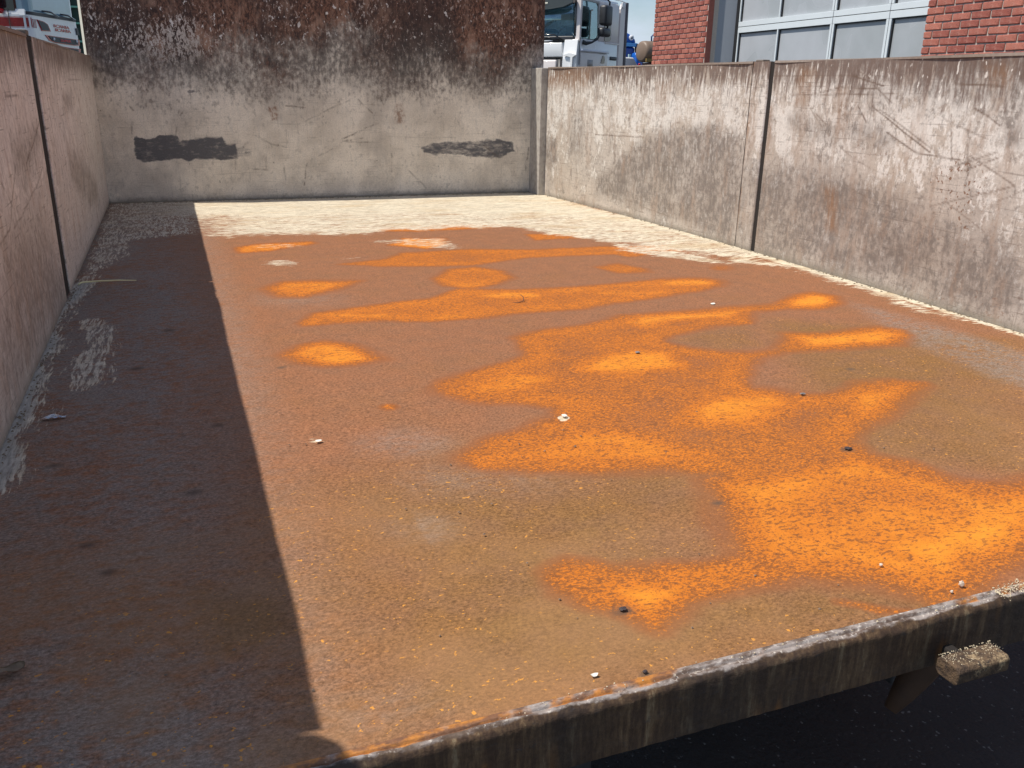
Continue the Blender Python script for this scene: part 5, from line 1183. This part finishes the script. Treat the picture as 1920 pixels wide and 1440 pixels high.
def text(name, s, c, right, up, h, w, mat, parent, bold=0.0):
    cu = bpy.data.curves.new(name, 'FONT'); cu.body = s; cu.size = 1.0; cu.extrude = 0.02; cu.offset = bold
    cu.align_x = 'CENTER'; cu.align_y = 'CENTER'
    to = bpy.data.objects.new('tmp', cu); C.objects.link(to)
    bpy.context.view_layer.update()
    me = bpy.data.meshes.new_from_object(to.evaluated_get(bpy.context.evaluated_depsgraph_get()))
    bpy.data.objects.remove(to); bpy.data.curves.remove(cu)
    n = len(me.vertices); co = np.empty(n * 3, np.float32); me.vertices.foreach_get('co', co); co = co.reshape(-1, 3)
    mn, mx_ = co.min(0), co.max(0); co = (co - (mn + mx_) / 2) / np.maximum(mx_ - mn, 1e-6)
    r_, u_ = Vector(right), Vector(up); nn = r_.cross(u_)
    w3 = np.array([list(Vector(c) + r_ * float(p[0]) * w + u_ * float(p[1]) * h + nn * float(p[2]) * .006) for p in co], np.float32)
    me.vertices.foreach_set('co', w3.ravel()); me.materials.clear(); me.update()
    return link(name, me, mat, parent)
U3 = (0, 0, 1)
text('lettering', 'SCANIA', FR(1.13, .006, 1.492), h1, U3, .052, .66, RED, rt, .03)
text('lettering', 'SCANIA', FR(1.17, .006, 1.428), h1, U3, .052, .66, RED, rt, .03)
text('lettering', 'SUPER', FR(1.19, .024, 1.252), h1, U3, .045, .44, simple('red_letters', (.75, .06, .07), .4), rt, .02)
tube('wiper', [FR(.30, .06, 1.70), FR(.62, .07, 1.705), FR(.95, .05, 1.645)], [.012, .018, .014], BLKG, rt)
tube('wiper', [FR(1.05, .05, 1.70), FR(1.35, .06, 1.70), FR(1.68, .04, 1.64)], [.012, .018, .014], BLKG, rt)
# red mirror housing with dark glass, on the near side
mh = box('mirror', FR, (-0.34, -0.66, 1.72), (-0.20, -0.44, 2.25), RED, rt, .04, 3, True)
box('mirror_glass', FR, (-0.356, -0.60, 1.80), (-0.341, -0.46, 2.2), BLKG, mh, .01)
tube('mirror_arm', [FR(-.26, -.52, 1.74), FR(-.22, -.50, 1.67), FR(-.14, -.42, 1.655), FR(-.09, -.42, 1.66)], [.05, .045, .04, .03], RED, rt)
for (u, v) in ((.0, -1.0), (1.6, -1.0), (0, -4.5), (1.6, -4.5)):
    lathe('wheel', FR(u, v, G + .5), h1, [(0, .28), (0, .46), (.03, .5), (.22, .5), (.25, .46), (.25, .28)], BLK, rt, 28)
box('chassis_frame', FR, (.55, -6.0, -.5), (1.3, -.5, -.25), CHM, rt)

# dark green container behind it
gc = empty('green_container', (-2.6, 28, G), 'dark green steel container with pale rails behind the red lettered truck', 'container')
GRN = simple('dark_green_paint', (0.012, 0.045, 0.028), .5, var=.3, scale=2); PGR = simple('pale_green_rail', (0.18, 0.46, 0.32), .45, var=.1)
box('container_wall', WORLD, (-4.6, 27.9, G), (-1.55, 30.3, 3.6), GRN, gc, .01)
for x in np.arange(-4.5, -1.6, .42): box('rib', WORLD, (float(x), 27.80, G), (float(x) + .1, 27.895, 3.6), GRN, gc, .01)
for z in (1.55, 2.02, 2.44, 2.95): box('rail', WORLD, (-4.6, 27.74, z), (-1.52, 27.795, z + .05), PGR, gc, .01)

# ================= blue truck and brown tank far behind, right =================
bt = empty('blue_truck', (12.1, 23, G), 'bright blue truck mostly hidden behind the white cab, round white emblem on its roof', 'truck')
BLUE = simple('blue_truck_paint', (0.012, 0.12, 0.50), .28, coat=.5, var=.1)
dome = [(11.2, 1.80), (11.2, 2.05), (12.0, 2.14), (12.32, 2.08), (12.50, 2.0), (12.62, 1.88), (12.68, 1.80)]
prism('roof_cap', WORLD, dome, 22.0, 23.6, BLUE, bt, bev=.04, smooth=True)
box('roof_trim', WORLD, (11.2, 21.97, 1.70), (12.70, 23.6, 1.795), simple('pale_blue_trim', (.10, .36, .72), .3), bt, .01)
box('cab_body', WORLD, (11.2, 22.02, -.4), (12.66, 23.6, 1.695), simple('deep_blue_paint', (0.008, 0.06, 0.30), .35, coat=.3), bt, .06, 3, True)
lathe('emblem', (12.50, 21.99, 1.93), (0, -1, 0), [(0, .075), (.02, .07)], PAINTW, bt, 16)
lathe('emblem_center', (12.50, 21.965, 1.93), (0, -1, 0), [(0, .035), (.01, .03)], simple('grey_emblem', (.2, .22, .25), .5), bt, 12)
prism('mirror_arm', WORLD, [(12.66, 1.78), (12.80, 1.72), (12.86, 1.55), (12.98, 1.46), (12.98, 1.38), (12.88, 1.36), (12.78, 1.46), (12.68, 1.55)], 21.9, 22.1, DKPL, bt, bev=.02)
box('fender', WORLD, (12.50, 21.7, .9), (12.80, 22.0, 1.55), BLUE, bt, .09, 4, True)
box('pale_bar', WORLD, (12.38, 21.85, .8), (12.44, 21.9, 1.50), simple('teal_white', (.5, .7, .72), .4), bt)
for y in (22.6,): lathe('wheel', (11.3, y, G + .5), (1, 0, 0), [(0, .45), (.03, .5), (1.2, .5), (1.25, .45)], BLK, bt, 24)
dt = empty('brown_tank', (12.3, 20.1, G), 'brown metal drum tank on a dark stand at the corner of the brick building', 'tank')
lathe('drum', (11.78, 20.1, 1.50), (1, 0.15, 0), [(0, .20), (.03, .25), (.10, .26), (1.3, .26)], simple('brown_drum_paint', (.21, .145, .10), .5, .0, var=.2, scale=4), dt, 28)
lathe('drum_band', (12.20, 20.163, 1.50), (1, 0.15, 0), [(0, .285), (.05, .285)], RUSTY, dt, 28)
box('stand', WORLD, (11.95, 19.9, G), (12.9, 20.3, 1.235), simple('dark_red_stand', (.09, .035, .03), .7), dt)
box('cross_bar', WORLD, (11.80, 19.82, 1.25), (12.9, 19.86, 1.33), simple('ochre_bar', (.30, .19, .05), .6), dt)
tube('filler_pipe', [(12.07, 20.1, 1.75), (12.06, 20.1, 1.86), (12.10, 20.1, 1.90), (12.3, 20.1, 1.91)], .02, simple('dark_blue_pipe', (.02, .06, .2), .5), dt)
wv_ = empty('white_van', (11.6, 21.0, G), 'small white vehicle roof showing between the blue truck and the brown tank', 'van')
prism('van_body', WORLD, [(10.4, -.6), (12.0, -.6), (12.06, .9), (11.98, 1.20), (11.86, 1.37), (10.4, 1.40)], 20.6, 21.6, PAINTW, wv_, bev=.03)
lathe('tail_lamp', (12.02, 20.58, 1.20), (0, -1, 0), [(0, .035), (.02, .03)], RED, wv_, 12)
for y in (20.6, 21.4): lathe('wheel', (10.9, y, G + .33), (0, 1, 0), [(0, .3), (.02, .33), (.2, .33), (.22, .3)], BLK, wv_, 20)
print('bricks', nb)
